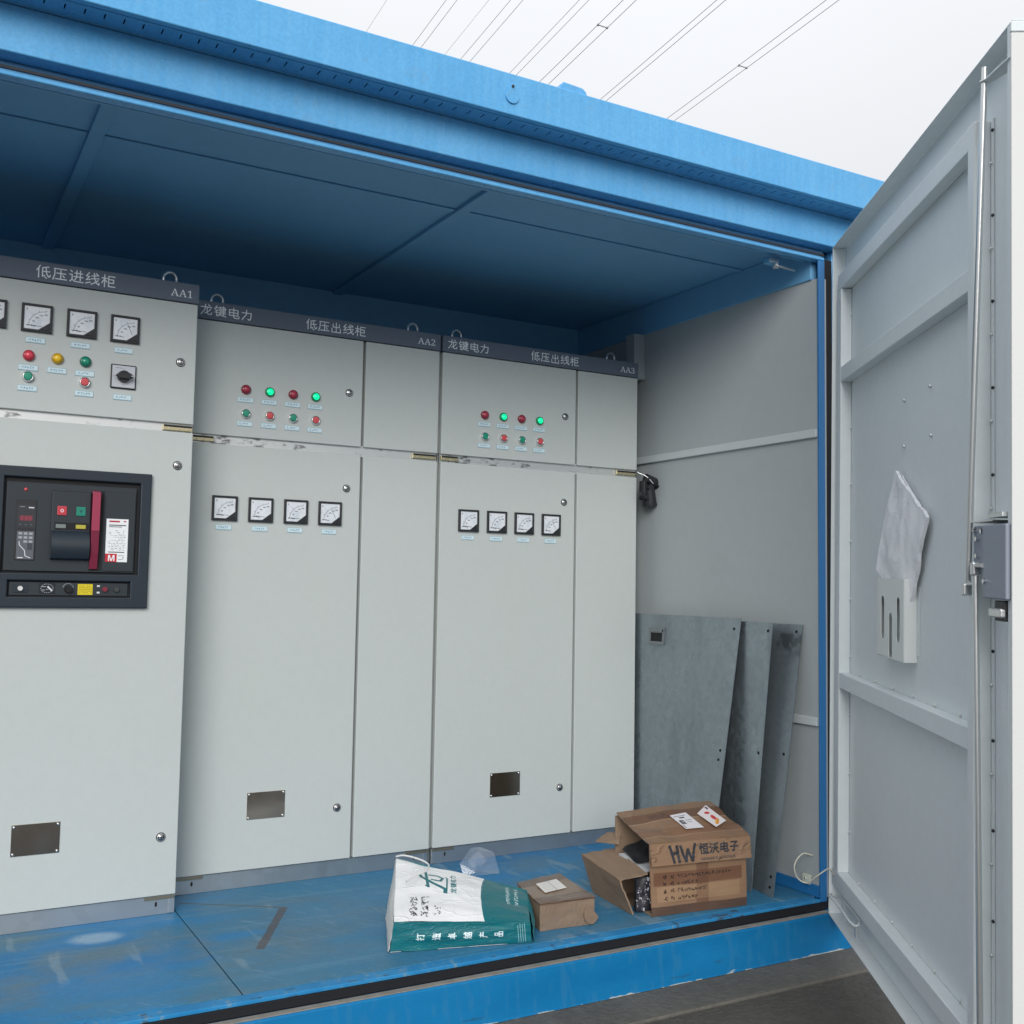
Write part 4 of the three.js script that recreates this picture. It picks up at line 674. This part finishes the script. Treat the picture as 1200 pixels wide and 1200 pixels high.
// small taped box
{
  const o = thing('cardboard_box', 'small taped cardboard box with a white label, beside the paper bag', 'box', [-0.95, 0, 0.79]);
  const q = (x, y, z) => [x + 0.95, y, z - 0.79];
  const slT = canTex(256, 256, (c, W, H) => {
    const r = rng(78); c.fillStyle = '#846a53'; c.fillRect(0, 0, W, H); for (let i = 0; i < 700; i++) { c.fillStyle = `rgba(${60 + r() * 110 | 0},${45 + r() * 75 | 0},${30 + r() * 50 | 0},0.08)`; c.fillRect(r() * W, r() * H, 8 + r() * 60, 1 + r() * 3); }
    c.fillStyle = 'rgba(82,54,38,0.65)'; c.fillRect(0, 0, W, 62); c.fillRect(0, 196, W, 60); c.strokeStyle = 'rgba(60,42,32,0.5)'; c.lineWidth = 2; c.beginPath(); c.moveTo(60, 10); c.lineTo(84, 60); c.stroke(); c.strokeStyle = 'rgba(220,205,190,0.35)'; for (let i = 0; i < 10; i++) { const y = 190 + r() * 60; c.beginPath(); c.moveTo(r() * W, y); c.lineTo(r() * W, y + 10 * r()); c.stroke(); }
  });
  const smallLid = phy({ map: slT, roughness: 0.6, clearcoat: 0.7, clearcoatRoughness: 0.22, bumpMap: tapeBump, bumpScale: 0.0025 });
  const fl = [-1.06, 0.926], fr = [-0.853, 0.94], br = [-0.8, 0.625], bl = [-1.005, 0.68];
  const H = 0.086;
  part('front_side', slab(q(fl[0], 0.001, fl[1]), q(fr[0], 0.001, fr[1]), q(fr[0], H, fr[1]), q(fl[0], H, fl[1]), 0.004, 20, 10, 0.004, 51), mTape, o);
  part('right_side', slab(q(fr[0], 0.001, fr[1]), q(br[0], 0.001, br[1]), q(br[0], H, br[1]), q(fr[0], H, fr[1]), 0.004, 12, 8, 0.003, 52), mCard, o);
  part('left_side', slab(q(bl[0], 0.001, bl[1]), q(fl[0], 0.001, fl[1]), q(fl[0], H, fl[1]), q(bl[0], H, bl[1]), 0.004, 12, 8, 0.003, 53), mCard, o);
  part('back_side', slab(q(br[0], 0.001, br[1]), q(bl[0], 0.001, bl[1]), q(bl[0], H, bl[1]), q(br[0], H, br[1]), 0.004, 8, 8, 0.002, 54), mCard, o);
  part('lid', slab(q(fl[0] - 0.004, H + 0.004, fl[1] + 0.004), q(fr[0] + 0.005, H + 0.004, fr[1] + 0.003), q(br[0] + 0.003, H + 0.006, br[1]), q(bl[0] - 0.003, H + 0.008, bl[1]), 0.004, 24, 24, 0.005, 55, 0, 0.015), smallLid, o);
  const lb = canTex(128, 160, (c) => { c.fillStyle = '#ece8e2'; c.fillRect(0, 0, 128, 160); const r = rng(8); c.fillStyle = '#b9b4ad'; for (let i = 0; i < 14; i++) c.fillRect(10 + r() * 8, 12 + i * 10, 40 + r() * 55, 1.6); c.fillStyle = '#7c746c'; c.fillRect(70, 0, 2.4, 160); });
  part('white_label', slab(q(-0.985, H + 0.0095, 0.835), q(-0.885, H + 0.0095, 0.815), q(-0.862, H + 0.0105, 0.71), q(-0.962, H + 0.0115, 0.735), 0.001, 6, 6, 0.0006, 56), std({ map: lb, roughness: 0.6 }), o);
  part('torn_tab', prism(Array.from({ length: 25 }, (_, i) => { const a = i / 24 * Math.PI * 1.25 + Math.PI * 0.62; return [0.04 * Math.cos(a) * 0.8, 0.034 * Math.sin(a)]; }), 0.004, 0.001), mCard, o, q(-0.866, 0.038, 0.947), [0, 0.1, 0]);
}
// big box lying on its side, open to the left
{
  const o = thing('cardboard_box', 'large open cardboard box printed with HW lettering in front of the sheets', 'box', [-0.42, 0, 0.85]);
  const q = (x, y, z) => [x + 0.42, y, z - 0.85];
  const A = [-0.628, 0.967], B = [-0.231, 1.007], C = [-0.206, 0.74], D = [-0.6, 0.7], HF = 0.246, HBL = 0.315, HBR = 0.327;
  const prt = canTex(1024, 640, (c, W, H) => {
    const r = rng(31); c.fillStyle = '#8b6c52'; c.fillRect(0, 0, W, H);
    for (let i = 0; i < 2500; i++) { c.fillStyle = `rgba(${90 + r() * 90 | 0},${70 + r() * 60 | 0},${45 + r() * 40 | 0},0.08)`; c.fillRect(r() * W, r() * H, 20 + r() * 120, 1 + r() * 3); }
    c.fillStyle = 'rgba(98,60,38,0.62)'; c.fillRect(30, 260, W - 80, 120); c.fillStyle = 'rgba(66,46,36,0.7)'; c.fillRect(0, 560, W, 80); c.fillStyle = 'rgba(92,60,42,0.5)'; c.fillRect(470, 180, 130, 460); c.fillStyle = 'rgba(196,160,120,0.25)'; c.fillRect(60, 390, W - 140, 130);
    c.strokeStyle = c.fillStyle = '#2a2a31'; c.lineCap = 'butt'; c.lineJoin = 'bevel';
    c.lineWidth = 27; const ln = (...p) => { c.beginPath(); c.moveTo(p[0], p[1]); for (let i = 2; i < p.length; i += 2) c.lineTo(p[i], p[i + 1]); c.stroke(); };
    ln(190, 22, 212, 100, 226, 172); ln(264, 26, 270, 100, 274, 172); ln(208, 100, 242, 90, 272, 94); ln(298, 30, 342, 168, 372, 62, 408, 168, 450, 18);
    c.lineWidth = 12; hanzi(c, '恒沃电子', 490, 26, 92, 12, 14);
    c.font = 'bold 32px sans-serif'; c.save(); c.translate(494, 168); c.scale(1.02, 1); c.fillText('HENGWO ELECTRONICS', 0, 0); c.restore();
    c.strokeStyle = 'rgba(44,26,18,0.9)'; for (const [y, n] of [[285, 16], [345, 6], [410, 9], [480, 6]]) { for (const x of [130, 205]) scribble(c, x, y, 32, 34, 6, r, 6.5); for (let i = 0; i < n; i++) scribble(c, 275 + i * 36, y, 28, 30, 5, r, 5.5); }
  });
  const mPrint = phy({ map: prt, roughness: 0.75, clearcoat: 0.55, clearcoatRoughness: 0.25, bumpMap: crease, bumpScale: 0.003 });
  const lidT = canTex(512, 384, (c, W, H) => {
    const r = rng(77); c.fillStyle = '#87694f'; c.fillRect(0, 0, W, H);
    for (let i = 0; i < 1400; i++) { c.fillStyle = `rgba(${70 + r() * 100 | 0},${50 + r() * 70 | 0},${35 + r() * 50 | 0},0.07)`; c.fillRect(r() * W, r() * H, 10 + r() * 90, 1 + r() * 3); }
    c.fillStyle = 'rgba(92,56,36,0.62)'; c.fillRect(0, 70, W, 86); c.fillStyle = 'rgba(120,82,58,0.45)'; c.fillRect(0, 250, W, 70); c.fillStyle = 'rgba(185,160,135,0.35)'; c.fillRect(0, 158, W, 10); c.fillRect(0, 322, W, 6);
    c.strokeStyle = 'rgba(60,40,30,0.7)'; scribble(c, 120, 100, 60, 40, 7, r, 5); scribble(c, 180, 100, 50, 44, 7, r, 5); c.strokeStyle = 'rgba(150,60,40,0.4)'; for (let i = 0; i < 8; i++) scribble(c, 190 + i * 22, 196, 18, 24, 4, r, 3);
    c.strokeStyle = 'rgba(225,215,205,0.35)'; for (let i = 0; i < 14; i++) { c.lineWidth = 1 + r() * 2; c.beginPath(); const x = r() * W, y = r() * H; c.moveTo(x, y); c.quadraticCurveTo(x + 20 * r(), y + 25, x + 40 * (r() - 0.3), y + 50 * r()); c.stroke(); }
  });
  const mLid = phy({ map: lidT, roughness: 0.6, clearcoat: 0.9, clearcoatRoughness: 0.2, bumpMap: tapeBump, bumpScale: 0.003 });
  part('front_side', slab(q(A[0], 0.001, A[1]), q(B[0], 0.001, B[1]), q(B[0] + 0.006, HF - 0.004, B[1] - 0.012), q(A[0] - 0.004, HF, A[1] - 0.012), 0.005, 40, 24, 0.006, 61, 0.006), mPrint, o);
  part('back_side', slab(q(C[0], 0.001, C[1]), q(D[0], 0.001, D[1]), q(D[0], HBL - 0.02, D[1]), q(C[0], HBR - 0.02, C[1]), 0.005, 12, 10, 0.004, 62), mCard, o);
  part('right_side', slab(q(B[0], 0.001, B[1] - 0.006), q(C[0], 0.001, C[1]), q(C[0], HBR - 0.012, C[1]), q(B[0] + 0.004, HF - 0.008, B[1] - 0.016), 0.005, 12, 12, 0.005, 63), mCard, o);
  part('bottom_side', slab(q(A[0], 0.007, A[1] - 0.006), q(B[0] - 0.006, 0.007, B[1] - 0.006), q(C[0] - 0.006, 0.007, C[1] + 0.006), q(D[0], 0.007, D[1] + 0.006), 0.005, 6, 6, 0, 64), mCard, o);
  part('lid', slab(q(A[0] - 0.012, HF + 0.004, A[1] - 0.004), q(B[0] + 0.014, HF + 0.002, B[1] - 0.002), q(C[0] + 0.01, HBR, C[1] + 0.02), q(D[0] - 0.01, HBL, D[1] + 0.02), 0.005, 36, 24, 0.009, 65, 0.008, 0.02), mLid, o);
  part('lid_flap', slab(q(A[0] - 0.012, 0.176, A[1] + 0.014), q(B[0] + 0.012, 0.172, B[1] + 0.012), q(B[0] + 0.0145, HF + 0.001, B[1] - 0.001), q(A[0] - 0.0125, HF + 0.003, A[1] - 0.003), 0.004, 36, 10, 0.006, 66), phy({ map: (() => { const t = prt.clone(); t.repeat.set(1, 0.285); t.offset.set(0, 0.715); t.wrapS = t.wrapT = THREE.RepeatWrapping; return t; })(), roughness: 0.6, clearcoat: 1, clearcoatRoughness: 0.12, bumpMap: tapeBump, bumpScale: 0.009 }), o);
  // loose flaps at the open end
  part('end_flap', slab(q(-0.652, 0.002, 0.64), q(-0.679, 0.002, 0.92), q(-0.723, 0.122, 0.902), q(-0.69, 0.142, 0.605), 0.006, 10, 8, 0.004, 67, 0, 0.05), mCard, o);
  part('end_flap', slab(q(-0.724, 0.1235, 0.904), q(-0.632, 0.146, 0.944), q(-0.588, 0.17, 0.678), q(-0.688, 0.1435, 0.604), 0.005, 12, 8, 0.004, 68, 0, 0.05), mCard, o);
  part('end_flap', slab(q(-0.655, 0.198, 0.654), q(-0.605, 0.2, 0.735), q(-0.575, 0.235, 0.705), q(-0.578, 0.216, 0.618), 0.005, 10, 8, 0.004, 69, 0, 0.05), mCard, o);
  const st1 = canTex(128, 96, (c) => { c.fillStyle = '#dedbdf'; c.fillRect(0, 0, 128, 96); const r = rng(2); c.fillStyle = '#55525a'; c.fillRect(14, 40, 34, 26); for (let i = 0; i < 9; i++) { c.fillStyle = '#dedbdf'; c.fillRect(16 + r() * 30, 42 + r() * 20, 2, 5); } c.fillStyle = '#8e8b93'; c.fillRect(10, 12, 92, 4); c.fillRect(60, 42, 50, 4); c.fillRect(60, 54, 38, 3); c.fillStyle = '#3c3a40'; c.fillRect(8, 70, 5, 22); c.fillRect(40, 22, 40, 7); });
  const st2 = canTex(128, 112, (c) => { c.fillStyle = '#e4dcdd'; c.fillRect(0, 0, 128, 112); c.fillStyle = '#c8443f'; c.beginPath(); c.ellipse(66, 30, 22, 8, 0.3, 0, 7); c.fill(); c.beginPath(); c.ellipse(70, 66, 18, 16, 0, 0, 7); c.fill(); c.fillStyle = '#e0913f'; c.beginPath(); c.ellipse(60, 92, 34, 9, -0.3, 0, 7); c.fill(); c.fillStyle = '#e8c05a'; c.fillRect(30, 86, 26, 8); c.fillStyle = '#2e2b30'; c.fillRect(98, 4, 16, 16); });
  const lidAt = (u, v) => { const f = (a, b) => a + (b - a) * v; const xl = f(A[0] - 0.012, D[0] - 0.01), xr = f(B[0] + 0.014, C[0] + 0.01), yl = f(HF + 0.004, HBL), yr = f(HF + 0.002, HBR), zl = f(A[1] - 0.004, D[1] + 0.02), zr = f(B[1] - 0.002, C[1] + 0.02); return q(xl + (xr - xl) * u, yl + (yr - yl) * u + 0.0135, zl + (zr - zl) * u); };
  part('shipping_label', slab(lidAt(0.44, 0.22), lidAt(0.62, 0.22), lidAt(0.6, 0.66), lidAt(0.42, 0.62), 0.001, 6, 6, 0, 71), std({ map: st1, roughness: 0.5 }), o);
  part('colour_label', slab(lidAt(0.74, 0.2), lidAt(0.9, 0.34), lidAt(0.87, 0.8), lidAt(0.7, 0.6), 0.001, 6, 6, 0, 72), std({ map: st2, roughness: 0.45 }), o);
  // what is left inside: printed leaflets and black foil
  const ctT = canTex(128, 128, (c) => { c.fillStyle = '#24222a'; c.fillRect(0, 0, 128, 128); const r = rng(5); for (let i = 0; i < 70; i++) { c.fillStyle = r() > 0.4 ? '#b9bcc4' : '#5a5a64'; c.fillRect(r() * 128, r() * 128, 2 + r() * 8, 1 + r() * 12); } });
  const pk = thing('leaflet_bundle', 'dark printed packets lying inside the large open box', 'packets', [-0.6, 0.008, 0.85]);
  part('packet', slab([-0.055, 0.0, 0.06], [0.03, 0.0, 0.085], [0.04, 0.12, 0.08], [-0.045, 0.11, 0.05], 0.02, 10, 10, 0.006, 73), std({ map: ctT, roughness: 0.4 }), pk);
  part('packet', slab([-0.02, 0.13, 0.05], [0.07, 0.14, 0.06], [0.07, 0.165, -0.1], [-0.01, 0.16, -0.11], 0.006, 10, 10, 0.006, 74), std({ color: lin(0.55, 0.57, 0.6), roughness: 0.5 }), pk);
  part('packet', slab([-0.01, 0.15, 0.0], [0.09, 0.16, 0.03], [0.09, 0.21, -0.09], [0.0, 0.18, -0.1], 0.004, 10, 10, 0.012, 75), mBlack, pk);
}
// paper carrier bag lying on its side
{
  const o = thing('paper_bag', 'white and teal paper carrier bag lying on its side', 'bag', [-1.3, 0, 0.82]);
  const q = (x, y, z) => [x + 1.3, y, z - 0.82];
  const bf0 = [-1.584, 0.002, 0.896], tf0 = [-1.577, 0.096, 0.903], tb0 = [-1.425, 0.198, 0.565], bb0 = [-1.415, 0.004, 0.575], bf1 = [-1.142, 0.002, 1.01], tf1 = [-1.15, 0.07, 1.015], tb1 = [-1.045, 0.105, 0.81], bb1 = [-1.04, 0.002, 0.815];
  const TEAL = '#086a72';
  const faceT = canTex(768, 960, (c, W, H) => {   // mouth at the top, near edge on the left
    const r = rng(9); c.fillStyle = '#efefef'; c.fillRect(0, 0, W, H);
    c.fillStyle = TEAL; c.beginPath(); c.moveTo(0, 630); c.quadraticCurveTo(200, 605, 400, 612); c.quadraticCurveTo(640, 622, W, 650); c.lineTo(W, H); c.lineTo(0, H); c.fill();
    for (let i = 0; i < 900; i++) { c.fillStyle = `rgba(${r() < 0.5 ? 0 : 220},${r() < 0.5 ? 60 : 230},${r() < 0.5 ? 70 : 230},0.03)`; c.fillRect(r() * W, r() * H, 10 + r() * 80, 1 + r() * 4); }
    // logo, drawn in the sideways frame it is seen in
    c.save(); c.translate(0, 0); c.strokeStyle = TEAL; c.lineCap = 'butt'; c.lineJoin = 'round';
    const m = (x, y) => [352 + (335 - y) * 1.62, 172 + (x - 265) * 1.05]; const ln = (w, ...p) => { c.lineWidth = w; c.beginPath(); for (let i = 0; i < p.length; i += 2) { const [a, b] = m(p[i], p[i + 1]); i ? c.lineTo(a, b) : c.moveTo(a, b); } c.stroke(); };
    ln(26, 268, 172, 282, 196, 330, 226, 390, 268, 440, 300, 438, 332); ln(20, 312, 138, 316, 190, 326, 280, 308, 268); ln(20, 330, 166, 392, 166, 424, 186, 408, 224, 345, 212); ln(12, 440, 172, 454, 178, 448, 336);
    c.restore(); c.strokeStyle = TEAL; c.save(); c.translate(352, 392); c.scale(1.45, 0.9); hanzi(c, '龙键电力', 0, 0, 52, 5, 6.5); c.restore();
    // handwriting
    c.strokeStyle = '#22242a'; for (let i = 0; i < 4; i++) scribble(c, 50 + i * 66, 105, 58, 52, 7, r, 6); for (let i = 0; i < 4; i++) scribble(c, 46 + i * 66, 188, 60, 50, 7, r, 6); for (let i = 0; i < 2; i++) scribble(c, 70 + i * 60, 282, 44, 34, 4, r, 6);
    // two lines of small white print near the bottom
    c.strokeStyle = '#dfeaea'; for (const y of [800, 862]) for (let i = 0; i < 14; i++) scribble(c, 330 + i * 30, y, 24, 26, 5, r, 4);
  });
  const sideT = canTex(256, 960, (c, W, H) => {   // gusset: mouth at the top, floor edge on the left
    const r = rng(10); c.fillStyle = TEAL; c.fillRect(0, 0, W, H);
    for (let i = 0; i < 500; i++) { c.fillStyle = `rgba(${r() < 0.5 ? 0 : 180},${r() < 0.5 ? 50 : 220},${r() < 0.5 ? 60 : 220},0.04)`; c.fillRect(r() * W, r() * H, 1 + r() * 5, 10 + r() * 80); }
    c.strokeStyle = '#e8f2f1'; '打造卓越产品'.split('').forEach((ch, i) => hanzi(c, ch, 92, 160 + i * 108, 62, 0, 8));
    c.strokeStyle = 'rgba(225,240,240,0.8)'; for (let i = 0; i < 4; i++) { c.lineWidth = 3; c.beginPath(); c.moveTo(10, 872 + i * 16); c.lineTo(200 + r() * 40, 868 + i * 16); c.stroke(); }
  });
  const pb = datTex(512, 512, (u, v) => { const cr = (s, k) => 1 - sm(0, 0.05, Math.abs(fbm(u, v, k, k, 2, s) - 0.5)); return 0.35 + 0.3 * cr(121, 5) + 0.25 * cr(122, 8) + 0.5 * (fbm(u, v, 4, 6, 4, 123) - 0.5); });
  const mFace = phy({ map: faceT, roughness: 0.42, clearcoat: 0.35, clearcoatRoughness: 0.3, bumpMap: pb, bumpScale: 0.0032 }), mSide = phy({ map: sideT, roughness: 0.42, clearcoat: 0.35, clearcoatRoughness: 0.3, bumpMap: pb, bumpScale: 0.0032 });
  const mIn = std({ color: lin(0.62, 0.62, 0.6), roughness: 0.7 });
  // patch corners ordered so that uv = (near -> far, bottom -> mouth)
  part('front_face', slab(q(...tf1), q(...tb1), q(...tb0), q(...tf0), 0.0012, 40, 50, 0.009, 81, 0.014, 0.01), mFace, o);
  part('gusset', slab(q(...bf1), q(...tf1), q(...tf0), q(...bf0), 0.0012, 14, 50, 0.006, 82, 0.004, 0.0), mSide, o);
  part('back_face', slab(q(...bb1), q(...bf1), q(...bf0), q(...bb0), 0.0012, 10, 10, 0, 83), mIn, o);
  part('far_gusset', slab(q(...tb1), q(...bb1), q(...bb0), q(...tb0), 0.0012, 10, 20, 0.008, 84), mSide, o);
  part('bag_bottom', slab(q(bf1[0] + 0.012, 0.002, bf1[2] + 0.004), q(bb1[0], 0.002, bb1[2]), q(tb1[0], tb1[1], tb1[2]), q(tf1[0] + 0.008, tf1[1], tf1[2]), 0.0012, 16, 8, 0.008, 85, 0.015), std({ color: lin(0.008, 0.2, 0.225), roughness: 0.45, bumpMap: pb, bumpScale: 0.0032 }), o);
  // folded-in rim at the mouth and the cord handle
  part('folded_rim', slab(q(-1.59, 0.004, 0.89), q(-1.58, 0.094, 0.9), q(-1.428, 0.194, 0.568), q(-1.475, 0.01, 0.6), 0.0015, 12, 20, 0.008, 86, 0.012), mIn, o);
  part('cord_handle', tubeGeo([q(-1.43, 0.206, 0.575), q(-1.415, 0.214, 0.6), q(-1.375, 0.208, 0.66), q(-1.365, 0.2, 0.7), q(-1.39, 0.192, 0.735), q(-1.44, 0.182, 0.75), q(-1.475, 0.172, 0.765)], 0.003, 60, 8), std({ color: lin(0.66, 0.66, 0.65), roughness: 0.8 }), o);
}
// crumpled clear plastic bag
{
  // stiff clear film: two collapsed pockets of flat facets
  const r = rng(23), pk = (sx, sy, sz, ox, oy, n) => { const a = []; for (let i = 0; i < n; i++) { const t = r() * 6.283, h = r(); a.push(V(ox + sx * Math.cos(t) * (0.75 + 0.4 * r()) * (1 - 0.45 * h), Math.max(0, oy + sy * h), sz * Math.sin(t) * (0.75 + 0.4 * r()) * (1 - 0.4 * h))); } return a; };
  const A = new ConvexGeometry([...pk(0.07, 0.085, 0.06, 0, 0, 16), V(-0.02, 0.1, 0), V(0.03, 0.094, -0.02), V(-0.075, 0.05, 0.02), V(0.075, 0.075, 0.01), V(0.08, 0.0, 0.05), V(-0.07, 0, 0.04)]), B = new ConvexGeometry([...pk(0.05, 0.06, 0.05, 0.015, 0.004, 12), V(0.0, 0.088, 0.01)]);
  for (const g of [A, B]) g.deleteAttribute('uv');
  const m = part('plastic_bag', mergeGeometries([A, B]), phy({ color: lin(0.96, 0.98, 1), roughness: 0.1, transmission: 0.93, thickness: 0, ior: 1.45, clearcoat: 0.5, clearcoatRoughness: 0.1 }), scene, [-0.915, 0.002, 0.185]); m.scale.set(1.05, 0.98, 1.05);
  m.userData = { label: 'crumpled clear plastic bag behind the paper carrier bag', category: 'plastic bag' };
}
// black swivel fitting strapped to the edge of AA3
{
  const o = thing('swivel_fitting', 'small black swivel fitting hanging at the right edge of cabinet AA3', 'fitting', [0.04, 1.6, 0.0]);
  const cyl = (n, r0, r1, h, pos, rot) => part(n, new THREE.CylinderGeometry(r0, r1, h, 20), mBlack, o, pos, rot);
  cyl('body', 0.024, 0.03, 0.07, [0.012, -0.03, 0.03], [0.12, 0, 0.16]); cyl('body_rim', 0.031, 0.031, 0.012, [0.018, -0.064, 0.026], [0.12, 0, 0.16]);
  cyl('head', 0.022, 0.024, 0.075, [0.02, 0.045, 0.03], [0.2, 0, 1.25]); cyl('head_rim', 0.028, 0.028, 0.012, [0.052, 0.034, 0.035], [0.2, 0, 1.25]);
  cyl('knuckle', 0.016, 0.016, 0.05, [0.0, 0.012, 0.03], [Math.PI / 2, 0, 0]); cyl('clamp_knob', 0.012, 0.014, 0.05, [-0.028, -0.03, 0.035], [0, 0, 1.2]);
  part('bracket', rbox(0.02, 0.09, 0.04, 0.004), mBlack, o, [-0.02, 0.0, 0.02]);
  part('tie', tubeGeo([[-0.055, 0.082, 0.02], [-0.02, 0.062, 0.045], [0.008, 0.03, 0.06]], 0.0025, 16, 6), mZinc, o);
}
// white earthing wire and its small terminal block on the wall
{
  const w = part('white_wire', tubeGeo([[0.083, 0.148, 1.02], [0.05, 0.154, 1.004], [0.011, 0.115, 1.0], [0.028, 0.065, 1.0], [0.05, 0.05, 1.02], [0.062, 0.084, 1.064], [0.083, 0.116, 1.1], [0.078, 0.112, 1.13], [0.052, 0.108, 1.15]], 0.0028, 90, 8), std({ color: lin(0.68, 0.67, 0.55), roughness: 0.5 }), scene);
  w.userData = { label: 'thin white wire looping from the wall to the open door', category: 'wire' };
  const b = thing('terminal_block', 'tiny white terminal block low on the wall beside the jamb', 'terminal', [0.074, 0.058, 1.0]);
  part('block', rbox(0.014, 0.036, 0.038, 0.003), std({ color: lin(0.62, 0.66, 0.55), roughness: 0.5 }), b); part('block_screw', new THREE.SphereGeometry(0.005, 10, 8), mChrome, b, [-0.007, 0.004, 0]); part('block_screw', new THREE.SphereGeometry(0.004, 10, 8), mChrome, b, [0.003, -0.036, 0.01]);
}

// ================================================================ overhead lines
{
  const d = V(0.0597, -0.0394, -0.9974), mWire = std({ color: lin(0.34, 0.35, 0.37), roughness: 0.6 });
  const names = ['rightmost', 'second from right', 'third from right', 'fourth from right', 'fifth from right', 'second from left'];
  const L = [[36.75, -40, 37.3, 'r0'], [37.3, -40, 0], [31.7, -40, 0], [32.1, -40, 0], [27.42, -40.2, 0], [27.98, -40.2, 0], [25.44, -41, 0], [25.83, -41, 0], [22.36, -42, 0], [22.9, -42, 0]];
  const wire = (x, z, r, label) => {
    const pts = []; for (let t = -70; t <= 150; t += 10) pts.push([x + d.x * t, 31 + d.y * t + t * t * 0.00035, z + d.z * t]);
    const m = part(numbered('overhead_line'), tubeGeo(pts, r, 110, 6), mWire, scene); m.userData = { label, category: 'power line', group: 'overhead power lines above the enclosure' }; return m;
  };
  const tw = [[36.75, 37.31], [31.71, 32.1], [27.41, 27.99], [25.4, 25.82], [22.25, 22.8], [19.3, 19.78]];
  tw.forEach(([a, b], i) => { const r = i < 3 ? 0.016 : 0.013; wire(a, -40.5, r, `left conductor of the twin overhead line ${names[i]}`); wire(b, -40.3, r, `right conductor of the twin overhead line ${names[i]}`); });
  wire(21.3, -41, 0.008, 'faint single overhead wire between two twin lines'); wire(16.7, -42, 0.008, 'faint single overhead wire farthest left');
  const sp = (x0, x1, t, label) => {
    const o = thing('line_spacer', label, 'spacer', [(x0 + x1) / 2 + d.x * t, 31 + d.y * t, -40.4 + d.z * t], 'spacers on the overhead lines'); const w = (x1 - x0) / 2;
    part('spacer_bar', rbox(w * 2, 0.05, 0.05, 0.015), mWire, o); for (const s of [-1, 1]) part('spacer_clamp', new THREE.SphereGeometry(0.07, 12, 8), mWire, o, [s * w, 0, 0]);
  };
  sp(36.75, 37.31, 0.5, 'spacer joining the two wires of the rightmost line'); sp(27.41, 27.99, 1.0, 'spacer joining the two wires of the third line from right');
}

renderer.render(scene, camera);
